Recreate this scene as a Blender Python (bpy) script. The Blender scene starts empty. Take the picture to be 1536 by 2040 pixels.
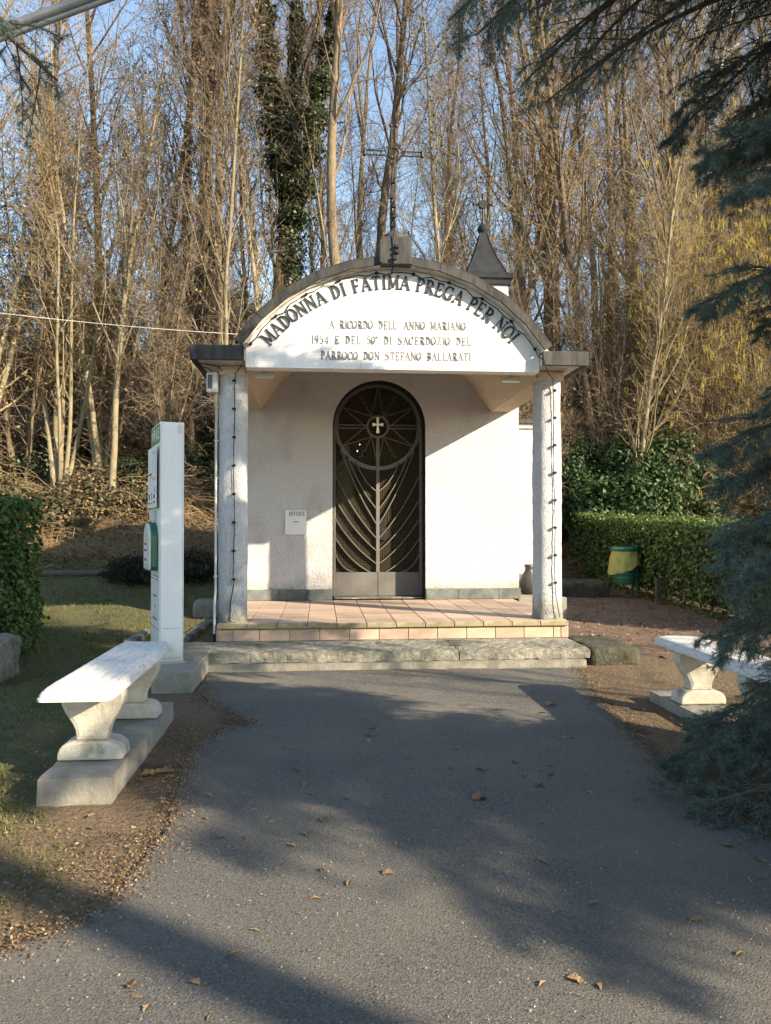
import bpy, math, random
import numpy as np
from mathutils import Vector, Matrix, Quaternion

rng = np.random.default_rng(11)
random.seed(5)
scene = bpy.context.scene
COL = scene.collection
R = math.radians

# ------------------------------------------------------------------ camera
cam_data = bpy.data.cameras.new('camera')
cam_data.sensor_fit = 'VERTICAL'
cam_data.angle_y = 2 * math.atan(1020 / 1530)
cam_data.clip_start = 0.05
cam_data.clip_end = 2000
cam = bpy.data.objects.new('camera', cam_data)
COL.objects.link(cam)
cam.location = (0, 0, 1.5)
cam.rotation_euler = (R(90 + 0.936), 0, R(-4.8))
scene.camera = cam

# ------------------------------------------------------------------ light
SUN_AZ = R(180 - 53)          # clockwise from +Y
SUN_EL = R(23.5)
to_sun = Vector((math.sin(SUN_AZ) * math.cos(SUN_EL), math.cos(SUN_AZ) * math.cos(SUN_EL), math.sin(SUN_EL)))
world = bpy.data.worlds.new('World')
scene.world = world
world.use_nodes = True
wn = world.node_tree
sky = wn.nodes.new('ShaderNodeTexSky')
sky.sky_type = 'NISHITA'
sky.sun_disc = False
sky.sun_elevation = SUN_EL
sky.sun_rotation = SUN_AZ
sky.air_density = 1.25
sky.dust_density = 0.25
sky.ozone_density = 1.0
bg = wn.nodes['Background']
bg.inputs['Strength'].default_value = 0.105
wn.links.new(sky.outputs[0], bg.inputs[0])
sun_data = bpy.data.lights.new('sun', 'SUN')
sun_data.energy = 5.0
sun_data.angle = R(0.53)
sun_data.color = (1.0, 0.83, 0.59)
sun = bpy.data.objects.new('sun', sun_data)
COL.objects.link(sun)
sun.location = (20, -15, 12)
sun.rotation_euler = (-to_sun).to_track_quat('-Z', 'Y').to_euler()
vs = scene.view_settings
vs.view_transform = 'Standard'
vs.look = 'None'
vs.gamma = 1
vs.use_curve_mapping = False
vs.exposure = 1.62
scene.cycles.denoising_prefilter = 'FAST'
scene.cycles.max_bounces = 4
scene.cycles.diffuse_bounces = 3
scene.cycles.glossy_bounces = 2
scene.cycles.transmission_bounces = 2
scene.cycles.debug_use_spatial_splits = True
scene.cycles.transparent_max_bounces = 8


# ------------------------------------------------------------------ materials
def mat(name, c1, c2=None, c3=None, scale=4.0, scale3=0.7, rough=0.85, bump=None, bump_dist=0.01, bump2=None, metal=0.0,
        spec=0.3, vary=0.0, attr=None, attr_cols=None, trans=0.0, stretch=(1, 1, 1), t3=(0.5, 0.68), detail=6, alpha=None, splash=None):
    m = bpy.data.materials.new(name)
    m.use_nodes = True
    nt = m.node_tree
    N, L = nt.nodes, nt.links
    b = N['Principled BSDF']
    b.inputs['Roughness'].default_value = rough
    b.inputs['Metallic'].default_value = metal
    b.inputs['Specular IOR Level'].default_value = spec
    tc = N.new('ShaderNodeTexCoord')
    mp = N.new('ShaderNodeMapping')
    mp.inputs['Scale'].default_value = stretch
    L.new(tc.outputs['Object'], mp.inputs['Vector'])
    vec = mp.outputs['Vector']

    def rgb(c):
        return (c[0], c[1], c[2], 1)

    def mix(f, a, bb, mode='MIX'):
        x = N.new('ShaderNodeMix')
        x.data_type = 'RGBA'
        x.blend_type = mode
        for s, v in ((x.inputs[0], f), (x.inputs[6], a), (x.inputs[7], bb)):
            if isinstance(v, (int, float)):
                s.default_value = v
            elif isinstance(v, tuple):
                s.default_value = rgb(v)
            else:
                L.new(v, s)
        return x.outputs[2]

    def noise(sc, det=detail, ro=0.6):
        n = N.new('ShaderNodeTexNoise')
        n.inputs['Scale'].default_value = sc
        n.inputs['Detail'].default_value = det
        n.inputs['Roughness'].default_value = ro
        L.new(vec, n.inputs['Vector'])
        return n.outputs['Fac']

    def rng_(v, lo, hi):
        x = N.new('ShaderNodeMapRange')
        x.inputs['From Min'].default_value = lo
        x.inputs['From Max'].default_value = hi
        L.new(v, x.inputs['Value'])
        return x.outputs['Result']
    col = tuple(c1)
    if attr_cols is not None:
        a = N.new('ShaderNodeAttribute')
        a.attribute_name = attr
        r = N.new('ShaderNodeValToRGB')
        els = r.color_ramp.elements
        for i, (p, c) in enumerate(attr_cols):
            e = els[i] if i < 2 else els.new(p)
            e.position = p
            e.color = rgb(c)
        L.new(a.outputs['Fac'], r.inputs['Fac'])
        col = r.outputs['Color']
    if c2 is not None:
        col = mix(rng_(noise(scale), 0.35, 0.65), col, tuple(c2))
    if c3 is not None:
        col = mix(rng_(noise(scale3), t3[0], t3[1]), col, tuple(c3))
    if splash is not None:      # dirt splashed up from the ground, ragged upper edge
        sep = N.new('ShaderNodeSeparateXYZ')
        L.new(tc.outputs['Object'], sep.inputs[0])
        hgt = rng_(sep.outputs['Z'], splash[1], splash[0])
        ad = N.new('ShaderNodeMath')
        ad.operation = 'MULTIPLY_ADD'
        L.new(noise(9.0), ad.inputs[0])
        ad.inputs[1].default_value = 1.6
        ad.inputs[2].default_value = -0.8
        sm = N.new('ShaderNodeMath')
        sm.operation = 'ADD'
        L.new(hgt, sm.inputs[0])
        L.new(ad.outputs[0], sm.inputs[1])
        mk = N.new('ShaderNodeMath')
        mk.operation = 'MULTIPLY'
        L.new(rng_(sm.outputs[0], 0.25, 0.9), mk.inputs[0])
        L.new(hgt, mk.inputs[1])
        col = mix(mk.outputs[0], col, tuple(splash[2]))
    if vary:
        oi = N.new('ShaderNodeObjectInfo')
        x = N.new('ShaderNodeMapRange')
        x.inputs['To Min'].default_value = 1 - vary
        x.inputs['To Max'].default_value = 1 + vary
        L.new(oi.outputs['Random'], x.inputs['Value'])
        h = N.new('ShaderNodeHueSaturation')
        L.new(x.outputs['Result'], h.inputs['Value'])
        if isinstance(col, tuple):
            h.inputs['Color'].default_value = rgb(col)
        else:
            L.new(col, h.inputs['Color'])
        col = h.outputs['Color']
    if isinstance(col, tuple):
        b.inputs['Base Color'].default_value = rgb(col)
    else:
        L.new(col, b.inputs['Base Color'])
    prev = None
    for bp in (bump, bump2):
        if bp:
            bn = N.new('ShaderNodeBump')
            bn.inputs['Strength'].default_value = bp[1]
            bn.inputs['Distance'].default_value = bump_dist if len(bp) < 3 else bp[2]
            L.new(noise(bp[0], 5), bn.inputs['Height'])
            if prev:
                L.new(prev, bn.inputs['Normal'])
            prev = bn.outputs['Normal']
    if prev:
        L.new(prev, b.inputs['Normal'])
    if trans:
        tr = N.new('ShaderNodeBsdfTranslucent')
        if isinstance(col, tuple):
            tr.inputs['Color'].default_value = rgb(col)
        else:
            L.new(col, tr.inputs['Color'])
        ms = N.new('ShaderNodeMixShader')
        ms.inputs[0].default_value = trans
        L.new(b.outputs[0], ms.inputs[1])
        L.new(tr.outputs[0], ms.inputs[2])
        L.new(ms.outputs[0], N['Material Output'].inputs['Surface'])
        if alpha is not None:
            tp = N.new('ShaderNodeBsdfTransparent')
            ms2 = N.new('ShaderNodeMixShader')
            ms2.inputs[0].default_value = alpha
            L.new(tp.outputs[0], ms2.inputs[1])
            L.new(ms.outputs[0], ms2.inputs[2])
            L.new(ms2.outputs[0], N['Material Output'].inputs['Surface'])
    return m


M = {}
M['column'] = mat('column_render', (0.80, 0.81, 0.84), (0.63, 0.64, 0.665), (0.33, 0.32, 0.27), scale=60, scale3=2.2, t3=(0.60, 0.80), bump=(58, 1.0, 0.05), bump2=(190, 0.6, 0.008), rough=0.92, splash=(0.38, 0.95, (0.26, 0.25, 0.20)))
M['wall'] = mat('rough_pink_render', (0.78, 0.77, 0.785), (0.63, 0.615, 0.625), (0.51, 0.50, 0.505), scale=60, scale3=1.9, t3=(0.52, 0.82), bump=(55, 1.0, 0.05), bump2=(200, 0.6, 0.006), rough=0.93, stretch=(1, 1, 0.7), splash=(0.45, 0.95, (0.36, 0.34, 0.31)))
M['gable'] = mat('white_gable_paint', (0.82, 0.82, 0.81), (0.76, 0.76, 0.75), (0.60, 0.60, 0.57), scale=9, scale3=3.5, t3=(0.56, 0.80), stretch=(2.2, 1, 0.35), bump=(60, 0.25, 0.006), rough=0.85)
M['soffit'] = mat('soffit_render', (0.62, 0.56, 0.49), (0.52, 0.47, 0.41), (0.30, 0.26, 0.20), scale=12, scale3=2.5, t3=(0.6, 0.75), bump=(60, 0.5, 0.015), rough=0.95)
M['ceiling'] = mat('ceiling_render', (0.62, 0.52, 0.41), (0.53, 0.44, 0.34), scale=14, bump=(60, 0.8, 0.02), rough=0.95)
M['zinc'] = mat('grey_sheet_metal', (0.040, 0.041, 0.042), (0.070, 0.070, 0.068), (0.026, 0.028, 0.030), scale=7, scale3=2.0, rough=0.78, metal=0.0, spec=0.15, bump=(6, 0.15, 0.02), vary=0.08, stretch=(2.5, 1, 0.6))
M['dark_metal'] = mat('black_iron', (0.012, 0.012, 0.014), (0.03, 0.028, 0.026), scale=20, rough=0.55, metal=0.3)
M['turret_metal'] = mat('turret_sheet_metal', (0.014, 0.016, 0.020), (0.026, 0.029, 0.033), (0.010, 0.012, 0.014), scale=6, rough=0.75, metal=0.0, spec=0.15, bump=(5, 0.2, 0.02))
M['letter'] = mat('letter_paint', (0.022, 0.024, 0.028), (0.05, 0.05, 0.052), scale=30, rough=0.7)
M['small_letter'] = mat('faded_letter_paint', (0.11, 0.11, 0.115), (0.27, 0.27, 0.27), scale=7, rough=0.8)
M['door'] = mat('door_grey_paint', (0.115, 0.112, 0.108), (0.145, 0.14, 0.134), scale=5, rough=0.55, metal=0.1, spec=0.4, bump=(3, 0.1, 0.02))
M['mesh'] = mat('brass_wire', (0.13, 0.108, 0.066), rough=0.6, metal=0.3)
M['silver'] = mat('polished_steel', (0.75, 0.73, 0.70), rough=0.3, metal=0.9)
M['plinth'] = mat('grey_green_marble', (0.10, 0.115, 0.115), (0.17, 0.185, 0.18), (0.075, 0.085, 0.09), scale=9, scale3=3, rough=0.5, vary=0.15, bump=(20, 0.2))
M['tile'] = mat('terracotta_tile', (0.38, 0.27, 0.205), (0.45, 0.34, 0.265), (0.33, 0.275, 0.235), scale=7, scale3=2, rough=0.6, vary=0.16, bump=(30, 0.15, 0.004))
M['nosing'] = mat('mossy_tile_edge', (0.36, 0.30, 0.22), (0.20, 0.18, 0.12), (0.22, 0.21, 0.08), scale=9, scale3=4, rough=0.9, bump=(40, 0.6, 0.01))
M['grout'] = mat('cement_grout', (0.20, 0.185, 0.16), (0.26, 0.24, 0.21), scale=20, rough=0.95)
M['granite'] = mat('weathered_granite', (0.32, 0.305, 0.26), (0.19, 0.185, 0.16), (0.085, 0.09, 0.065), scale=16, scale3=2.6, t3=(0.46, 0.66), rough=0.95, bump=(16, 1.0, 0.035), bump2=(70, 0.7, 0.012))
M['mossy'] = mat('shade_darkened_mossy_stone', (0.045, 0.047, 0.028), (0.08, 0.078, 0.062), (0.03, 0.033, 0.024), scale=8, scale3=3, rough=0.97, bump=(14, 1.0, 0.035), bump2=(60, 0.7, 0.012))  # moss tones darkened to stand for shade on the step's end block
M['concrete'] = mat('rough_concrete', (0.27, 0.255, 0.225), (0.20, 0.19, 0.165), (0.13, 0.135, 0.095), scale=10, scale3=2.4, t3=(0.52, 0.72), rough=0.94, bump=(40, 0.6, 0.012))
M['bench'] = mat('cast_stone_white', (0.62, 0.60, 0.55), (0.52, 0.50, 0.45), (0.30, 0.29, 0.25), scale=14, scale3=5, t3=(0.56, 0.74), rough=0.9, bump=(70, 0.5, 0.008))
M['bench_leg'] = mat('cast_stone_leg', (0.55, 0.52, 0.45), (0.46, 0.43, 0.365), (0.24, 0.22, 0.17), scale=18, scale3=6, t3=(0.58, 0.74), rough=0.93, bump=(80, 0.7, 0.01))
M['seat'] = mat('bench_seat_worn_paint', (0.62, 0.62, 0.61), (0.50, 0.50, 0.49), (0.27, 0.27, 0.28), scale=45, scale3=60, t3=(0.54, 0.74), rough=0.85, bump=(60, 0.4, 0.006), stretch=(1, 0.18, 1))
M['asphalt'] = mat('old_asphalt', (0.055, 0.055, 0.057), (0.155, 0.150, 0.141), (0.175, 0.162, 0.136), scale=95, scale3=0.9, t3=(0.40, 0.80), rough=0.86, spec=0.4, bump=(120, 1.0, 0.016), bump2=(26, 0.4, 0.012))
M['gravel'] = mat('red_gravel_dirt', (0.135, 0.094, 0.072), (0.185, 0.132, 0.105), (0.085, 0.064, 0.05), scale=45, scale3=1.6, rough=0.97, bump=(60, 1.0, 0.03))
M['ground'] = mat('soil_grass_litter', (0.1, 0.1, 0.1), attr='cover', attr_cols=[(0.0, (0.080, 0.086, 0.034)), (0.34, (0.115, 0.100, 0.048)), (0.66, (0.150, 0.108, 0.068)), (1.0, (0.145, 0.095, 0.055))],
                  c3=(0.045, 0.040, 0.026), scale3=2.3, t3=(0.52, 0.72), rough=0.97, bump=(22, 1.0, 0.04), bump2=(90, 0.8, 0.012))
LEAFDRY = [(0.0, (0.10, 0.062, 0.034)), (0.45, (0.16, 0.10, 0.055)), (0.8, (0.22, 0.15, 0.085)), (1.0, (0.34, 0.27, 0.18))]
M['litter'] = mat('dry_leaf_litter', (0.2, 0.2, 0.2), attr='v', attr_cols=LEAFDRY, rough=0.9)
M['fallen'] = mat('fallen_leaf', (0.26, 0.175, 0.10), (0.19, 0.125, 0.07), scale=30, rough=0.85, vary=0.3, trans=0.15)
M['crumb'] = mat('pale_crumbs', (0.2, 0.2, 0.2), attr='v', attr_cols=[(0.0, (0.12, 0.09, 0.055)), (0.6, (0.22, 0.17, 0.10)), (1.0, (0.38, 0.34, 0.27))], rough=0.9)
M['grass'] = mat('short_grass', (0.1, 0.1, 0.1), attr='v', attr_cols=[(0.0, (0.06, 0.085, 0.025)), (0.6, (0.115, 0.135, 0.038)), (0.85, (0.19, 0.175, 0.065)), (1.0, (0.28, 0.235, 0.115))], rough=0.8, trans=0.25)
M['bark'] = mat('brown_bark', (0.120, 0.092, 0.062), (0.17, 0.134, 0.09), (0.06, 0.049, 0.038), scale=9, scale3=1.2, rough=0.95, bump=(16, 0.8, 0.04), vary=0.25, stretch=(1, 1, 0.35))
M['bark_pale'] = mat('pale_lichen_bark', (0.195, 0.165, 0.105), (0.245, 0.212, 0.14), (0.11, 0.092, 0.06), scale=8, scale3=1.5, rough=0.95, bump=(18, 0.6, 0.03), vary=0.2, stretch=(1, 1, 0.4))
M['bark_dark'] = mat('dark_bark', (0.060, 0.048, 0.036), (0.095, 0.075, 0.055), scale=8, rough=0.95, bump=(14, 0.9, 0.05), vary=0.15, stretch=(1, 1, 0.3))
M['birch'] = mat('birch_bark', (0.62, 0.60, 0.55), (0.52, 0.49, 0.44), (0.10, 0.09, 0.08), scale=5, scale3=3.0, t3=(0.60, 0.68), rough=0.8, stretch=(1, 1, 2.0))
M['twig'] = mat('brown_twigs', (0.125, 0.098, 0.070), (0.190, 0.152, 0.112), scale=1.5, rough=0.95, vary=0.25)
M['twig_gold'] = mat('golden_twigs', (0.165, 0.124, 0.070), (0.235, 0.182, 0.105), scale=1.5, rough=0.95, vary=0.2)
M['dryleaf'] = mat('dry_leaf_on_twig', (0.2, 0.2, 0.2), attr='v', attr_cols=[(0.0, (0.14, 0.085, 0.045)), (0.5, (0.20, 0.13, 0.07)), (1.0, (0.29, 0.20, 0.11))], rough=0.9, trans=0.2)
M['catkin'] = mat('yellow_catkin', (0.52, 0.43, 0.07), (0.42, 0.34, 0.06), scale=4, rough=0.9, trans=0.25)
M['ivy'] = mat('ivy_leaf', (0.1, 0.1, 0.1), attr='v', attr_cols=[(0.0, (0.020, 0.034, 0.014)), (0.6, (0.036, 0.055, 0.022)), (1.0, (0.085, 0.095, 0.035))], rough=0.5, trans=0.1)
M['hedge'] = mat('hedge_leaf', (0.1, 0.1, 0.1), attr='v', attr_cols=[(0.0, (0.045, 0.080, 0.024)), (0.55, (0.090, 0.145, 0.036)), (1.0, (0.185, 0.225, 0.055))], rough=0.5, trans=0.22)
M['laurel'] = mat('laurel_leaf', (0.1, 0.1, 0.1), attr='v', attr_cols=[(0.0, (0.024, 0.050, 0.018)), (0.6, (0.042, 0.080, 0.026)), (1.0, (0.10, 0.14, 0.05))], rough=0.55, spec=0.3, trans=0.15)
M['bramble'] = mat('bramble_leaf', (0.1, 0.1, 0.1), attr='v', attr_cols=[(0.0, (0.040, 0.048, 0.026)), (0.45, (0.085, 0.078, 0.04)), (0.8, (0.17, 0.115, 0.06)), (1.0, (0.28, 0.21, 0.12))], rough=0.8, trans=0.2)
M['needle'] = mat('cedar_needles', (0.1, 0.1, 0.1), attr='v', attr_cols=[(0.0, (0.055, 0.090, 0.075)), (0.6, (0.100, 0.150, 0.130)), (1.0, (0.19, 0.24, 0.19))], rough=0.55, trans=0.2)
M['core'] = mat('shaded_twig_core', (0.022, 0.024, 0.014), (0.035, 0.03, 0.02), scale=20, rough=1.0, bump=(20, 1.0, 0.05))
M['white_sheet'] = mat('white_painted_steel', (0.76, 0.77, 0.78), (0.71, 0.72, 0.73), scale=5, rough=0.42, spec=0.4, bump=(2, 0.1, 0.01), stretch=(3, 3, 0.4), splash=(0.2, 0.55, (0.42, 0.41, 0.38)))
M['print_white'] = mat('printed_white_panel', (0.70, 0.71, 0.74), rough=0.45)
M['print_grey'] = mat('printed_grey_ink', (0.12, 0.12, 0.15), rough=0.6)
M['print_pink'] = mat('printed_pale_ink', (0.50, 0.40, 0.38), rough=0.6)
M['print_red'] = mat('printed_red_ink', (0.45, 0.06, 0.05), rough=0.6)
M['green_panel'] = mat('green_print', (0.07, 0.20, 0.045), rough=0.45)
M['green_case'] = mat('green_plastic', (0.008, 0.115, 0.055), (0.012, 0.10, 0.05), scale=6, rough=0.35, spec=0.5)
M['case_grey'] = mat('grey_white_plastic', (0.55, 0.57, 0.55), rough=0.4)
M['plastic'] = mat('aged_white_plastic', (0.60, 0.61, 0.60), (0.53, 0.54, 0.52), scale=9, rough=0.5)
M['smoked'] = mat('smoked_plastic', (0.045, 0.055, 0.08), rough=0.15, spec=0.6)
M['bin_green'] = mat('bin_green_plastic', (0.02, 0.15, 0.09), (0.025, 0.12, 0.075), scale=7, rough=0.35, spec=0.5)
M['bag'] = mat('thin_yellow_bag', (0.72, 0.68, 0.22), (0.62, 0.60, 0.22), scale=14, rough=0.35, trans=0.5, bump=(22, 0.7, 0.02), stretch=(1.4, 1.4, 0.3), alpha=0.8)
M['cable'] = mat('black_cable', (0.012, 0.012, 0.014), rough=0.6)
M['white_cable'] = mat('pale_cable', (0.42, 0.42, 0.42), rough=0.6)
M['galv'] = mat('galvanised_steel', (0.42, 0.43, 0.44), (0.33, 0.34, 0.35), scale=6, rough=0.4, metal=0.55)
M['timber'] = mat('old_timber', (0.075, 0.06, 0.045), (0.11, 0.09, 0.068), scale=8, rough=0.95, bump=(12, 0.8, 0.03), stretch=(0.3, 1, 1))
M['clay'] = mat('dark_glazed_clay', (0.03, 0.03, 0.029), (0.05, 0.049, 0.045), scale=6, rough=0.4)
M['inside'] = mat('dim_interior_plaster', (0.07, 0.058, 0.045), (0.055, 0.045, 0.036), scale=3, rough=0.95)  # the room's darkness is put into the plaster colour
M['statue'] = mat('statue_plaster', (0.45, 0.42, 0.38), rough=0.7)
M['bulb'] = mat('clear_bulb', (0.55, 0.56, 0.58), rough=0.15, spec=0.6)
lit = bpy.data.materials.new('small_lit_lamp')
lit.use_nodes = True
lit.node_tree.nodes['Principled BSDF'].inputs['Emission Color'].default_value = (1, 0.97, 0.9, 1)
lit.node_tree.nodes['Principled BSDF'].inputs['Emission Strength'].default_value = 3
M['lit'] = lit


# ------------------------------------------------------------------ mesh helpers
def np_mesh(name, V, Fs, fattr=None, mats=None, smooth=False, attr_name='v', vattr=None):
    """V (n,3); Fs list of int arrays (m,k); fattr float per face; mats list of materials."""
    me = bpy.data.meshes.new(name)
    V = np.asarray(V, dtype=np.float32)
    me.vertices.add(len(V))
    me.vertices.foreach_set('co', V.ravel())
    Fs = [np.asarray(f, dtype=np.int32) for f in Fs if len(f)]
    nl = sum(f.size for f in Fs)
    nf = sum(len(f) for f in Fs)
    me.loops.add(nl)
    me.loops.foreach_set('vertex_index', np.concatenate([f.ravel() for f in Fs]))
    me.polygons.add(nf)
    tot = np.concatenate([np.full(len(f), f.shape[1], np.int32) for f in Fs])
    st = np.concatenate([[0], np.cumsum(tot)[:-1]]).astype(np.int32)
    me.polygons.foreach_set('loop_start', st)
    me.polygons.foreach_set('loop_total', tot)
    if smooth:
        me.polygons.foreach_set('use_smooth', np.ones(nf, bool))
    me.update(calc_edges=True)
    if fattr is not None:
        a = me.attributes.new(attr_name, 'FLOAT', 'FACE')
        a.data.foreach_set('value', np.asarray(fattr, dtype=np.float32))
    if vattr is not None:
        a = me.attributes.new(attr_name, 'FLOAT', 'POINT')
        a.data.foreach_set('value', np.asarray(vattr, dtype=np.float32))
    for m in mats or []:
        me.materials.append(m)
    return me


def link(name, me, parent=None, bevel=0.0, segs=2, kind=None, loc=None):
    o = bpy.data.objects.new(name, me)
    COL.objects.link(o)
    if parent is not None:
        o.parent = parent
        if parent.type == 'EMPTY':
            o.matrix_parent_inverse = Matrix.Translation(-Vector(parent.location))
    if loc is not None:
        o.location = loc
    if bevel:
        b = o.modifiers.new('bevel', 'BEVEL')
        b.width = bevel
        b.segments = segs
        b.limit_method = 'ANGLE'
        b.angle_limit = R(40)
    if kind:
        o['kind'] = kind
    return o


def tag(o, label, cat=None, group=None, kind=None):
    o['label'] = label
    if cat:
        o['category'] = cat
    if group:
        o['group'] = group
    if kind:
        o['kind'] = kind
    return o


def empty(name, loc, label, cat, group=None):
    o = bpy.data.objects.new(name, None)
    o.empty_display_size = 0.1
    COL.objects.link(o)
    o.location = loc
    return tag(o, label, cat, group)


def copy_tree(o, parent=None):
    c = o.copy()
    COL.objects.link(c)
    if parent is not None:
        c.parent = parent
    for ch in list(o.children):
        copy_tree(ch, c)
    return c


class MB:
    def __init__(self):
        self.v, self.f = [], []

    def add(self, vs, fs):
        n = len(self.v)
        self.v += [tuple(p) for p in vs]
        self.f += [tuple(i + n for i in f) for f in fs]
        return self

    def box(self, x0, x1, y0, y1, z0, z1):
        vs = [(x0, y0, z0), (x1, y0, z0), (x1, y1, z0), (x0, y1, z0), (x0, y0, z1), (x1, y0, z1), (x1, y1, z1), (x0, y1, z1)]
        return self.add(vs, [(0, 3, 2, 1), (4, 5, 6, 7), (0, 1, 5, 4), (1, 2, 6, 5), (2, 3, 7, 6), (3, 0, 4, 7)])

    def prism(self, pts, y0, y1):
        """polygon pts (x,z) counter-clockwise seen from -Y, extruded in y"""
        n = len(pts)
        vs = [(x, y0, z) for x, z in pts] + [(x, y1, z) for x, z in pts]
        fs = [tuple(range(n)), tuple(range(2 * n - 1, n - 1, -1))]
        fs += [(i, i + n, (i + 1) % n + n, (i + 1) % n) for i in range(n)]
        return self.add(vs, fs)

    def prism_z(self, pts, z0, z1):
        n = len(pts)
        vs = [(x, y, z0) for x, y in pts] + [(x, y, z1) for x, y in pts]
        fs = [tuple(range(n - 1, -1, -1)), tuple(range(n, 2 * n))]
        fs += [(i, (i + 1) % n, (i + 1) % n + n, i + n) for i in range(n)]
        return self.add(vs, fs)

    def lathe(self, prof, c=(0, 0, 0), n=20):
        vs, fs = [], []
        for r, z in prof:
            for k in range(n):
                a = 2 * math.pi * k / n
                vs.append((c[0] + r * math.cos(a), c[1] + r * math.sin(a), c[2] + z))
        m = len(prof)
        for i in range(m - 1):
            for k in range(n):
                fs.append((i * n + k, i * n + (k + 1) % n, (i + 1) * n + (k + 1) % n, (i + 1) * n + k))
        fs.append(tuple(range(n - 1, -1, -1)))
        fs.append(tuple((m - 1) * n + k for k in range(n)))
        return self.add(vs, fs)

    def tube(self, pts, r, n=6):
        P = np.array(pts, float)[None]
        rr = np.full((1, len(pts)), r, float) if np.isscalar(r) else np.array(r, float)[None]
        V, F = tube_batch(P, rr, n)
        k = len(self.v)
        self.add(V.tolist(), F.tolist())
        m = len(V)
        self.f += [tuple(k + i for i in range(n - 1, -1, -1)), tuple(k + m - n + i for i in range(n))]
        return self

    def build(self, name, m, parent=None, bevel=0.0, segs=2, smooth=False, kind=None, loc=None):
        me = bpy.data.meshes.new(name)
        me.from_pydata(self.v, [], self.f)
        if smooth:
            me.polygons.foreach_set('use_smooth', np.ones(len(me.polygons), bool))
        me.update()
        me.materials.append(M[m])
        return link(name, me, parent, bevel, segs, kind, loc)


def tube_batch(P, Rr, n):
    B, S, _ = P.shape
    T = np.gradient(P, axis=1)
    T /= np.linalg.norm(T, axis=2, keepdims=True) + 1e-9
    mt = T.mean(1)
    ref = np.where(np.abs(mt[:, 2:3]) > 0.8, np.array([[1.0, 0, 0]]), np.array([[0, 0, 1.0]]))[:, None, :]
    A = np.cross(T, ref)
    A /= np.linalg.norm(A, axis=2, keepdims=True) + 1e-9
    Bv = np.cross(T, A)
    ang = np.arange(n) * 2 * np.pi / n
    V = P[:, :, None, :] + Rr[:, :, None, None] * (A[:, :, None, :] * np.cos(ang)[None, None, :, None] + Bv[:, :, None, :] * np.sin(ang)[None, None, :, None])
    idx = np.arange(B * S * n).reshape(B, S, n)
    nx = np.roll(idx, -1, 2)
    F = np.stack([idx[:, :-1], idx[:, 1:], nx[:, 1:], nx[:, :-1]], -1).reshape(-1, 4)
    return V.reshape(-1, 3), F


def unit(v):
    return v / (np.linalg.norm(v, axis=-1, keepdims=True) + 1e-9)


def grow(P, Lg, Rd, n, t0, t1, ang, lf, S, up=0.1, wob=0.15, rfac=0.6, rmax=9, rtip=0.25, flat=None, g=rng):
    """children of branches P (B,S0,3): n per parent between t0..t1. lf(t)-> length (absolute) factor of parent length"""
    B, S0, _ = P.shape
    t = (np.arange(n)[None] + g.random((B, n))) / n * (t1 - t0) + t0
    f = t * (S0 - 1)
    i = np.clip(f.astype(int), 0, S0 - 2)
    w = (f - i)[..., None]
    b = np.arange(B)[:, None]
    p0 = P[b, i] * (1 - w) + P[b, i + 1] * w
    T = unit(P[b, i + 1] - P[b, i])
    r0 = Rd[b, i] * (1 - w[..., 0]) + Rd[b, i + 1] * w[..., 0]
    if flat is None:
        q = g.normal(size=T.shape)
    else:
        sgn = np.where((np.arange(n) % 2)[None, :, None] == 0, 1.0, -1.0)
        side = unit(np.cross(T, np.array([0, 0, 1.0])))
        q = side * sgn + g.normal(size=T.shape) * flat
    perp = unit(q - (q * T).sum(-1, keepdims=True) * T)
    a = np.radians(ang[0] + (ang[1] - ang[0]) * g.random((B, n)))[..., None]
    d = unit(np.cos(a) * T + np.sin(a) * perp).reshape(-1, 3)
    L = (Lg[:, None] * lf(t) * (0.7 + 0.6 * g.random((B, n)))).reshape(-1)
    p = p0.reshape(-1, 3)
    out = [p]
    step = (L / (S - 1))[:, None]
    for k in range(S - 1):
        d = unit(d + np.array([0, 0, up]) + g.normal(size=d.shape) * wob)
        p = p + d * step
        out.append(p)
    C = np.stack(out, 1)
    rr = np.minimum(r0.reshape(-1) * rfac, rmax)
    Rc = rr[:, None] * np.linspace(1, rtip, S)[None]
    return C, L, Rc


def leaves(pts, size, g, flat=0.0, normal=None, aspect=0.6, spread=0.6):
    """one quad per point, random or biased orientation, bent kite"""
    n = len(pts)
    if normal is None:
        nm = unit(g.normal(size=(n, 3)))
    else:
        nm = unit(normal + g.normal(size=(n, 3)) * spread)
    a = unit(np.cross(nm, g.normal(size=(n, 3))))
    b = np.cross(nm, a)
    s = (size * (0.6 + 0.8 * g.random(n)))[:, None]
    V = np.stack([pts - a * s * 0.5, pts + b * s * 0.5 * aspect + nm * s * 0.1, pts + a * s * 0.5, pts - b * s * 0.5 * aspect + nm * s * 0.1], 1)
    return V.reshape(-1, 3), np.arange(4 * n).reshape(n, 4)


def needles(P, per, ln, wd, g, spread=0.8, fwd=0.7):
    """thin triangles along paths P (B,S,3)"""
    B, S, _ = P.shape
    t = g.random((B, per)) * (S - 1)
    i = np.clip(t.astype(int), 0, S - 2)
    w = (t - i)[..., None]
    b = np.arange(B)[:, None]
    p = (P[b, i] * (1 - w) + P[b, i + 1] * w).reshape(-1, 3)
    T = unit(P[b, i + 1] - P[b, i]).reshape(-1, 3)
    d = unit(T * fwd + g.normal(size=T.shape) * spread)
    s = unit(np.cross(d, g.normal(size=d.shape)))
    l = (ln * (0.7 + 0.6 * g.random(len(p))))[:, None]
    V = np.stack([p - s * wd, p + s * wd, p + d * l], 1).reshape(-1, 3)
    return V, np.arange(len(V)).reshape(-1, 3)


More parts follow.
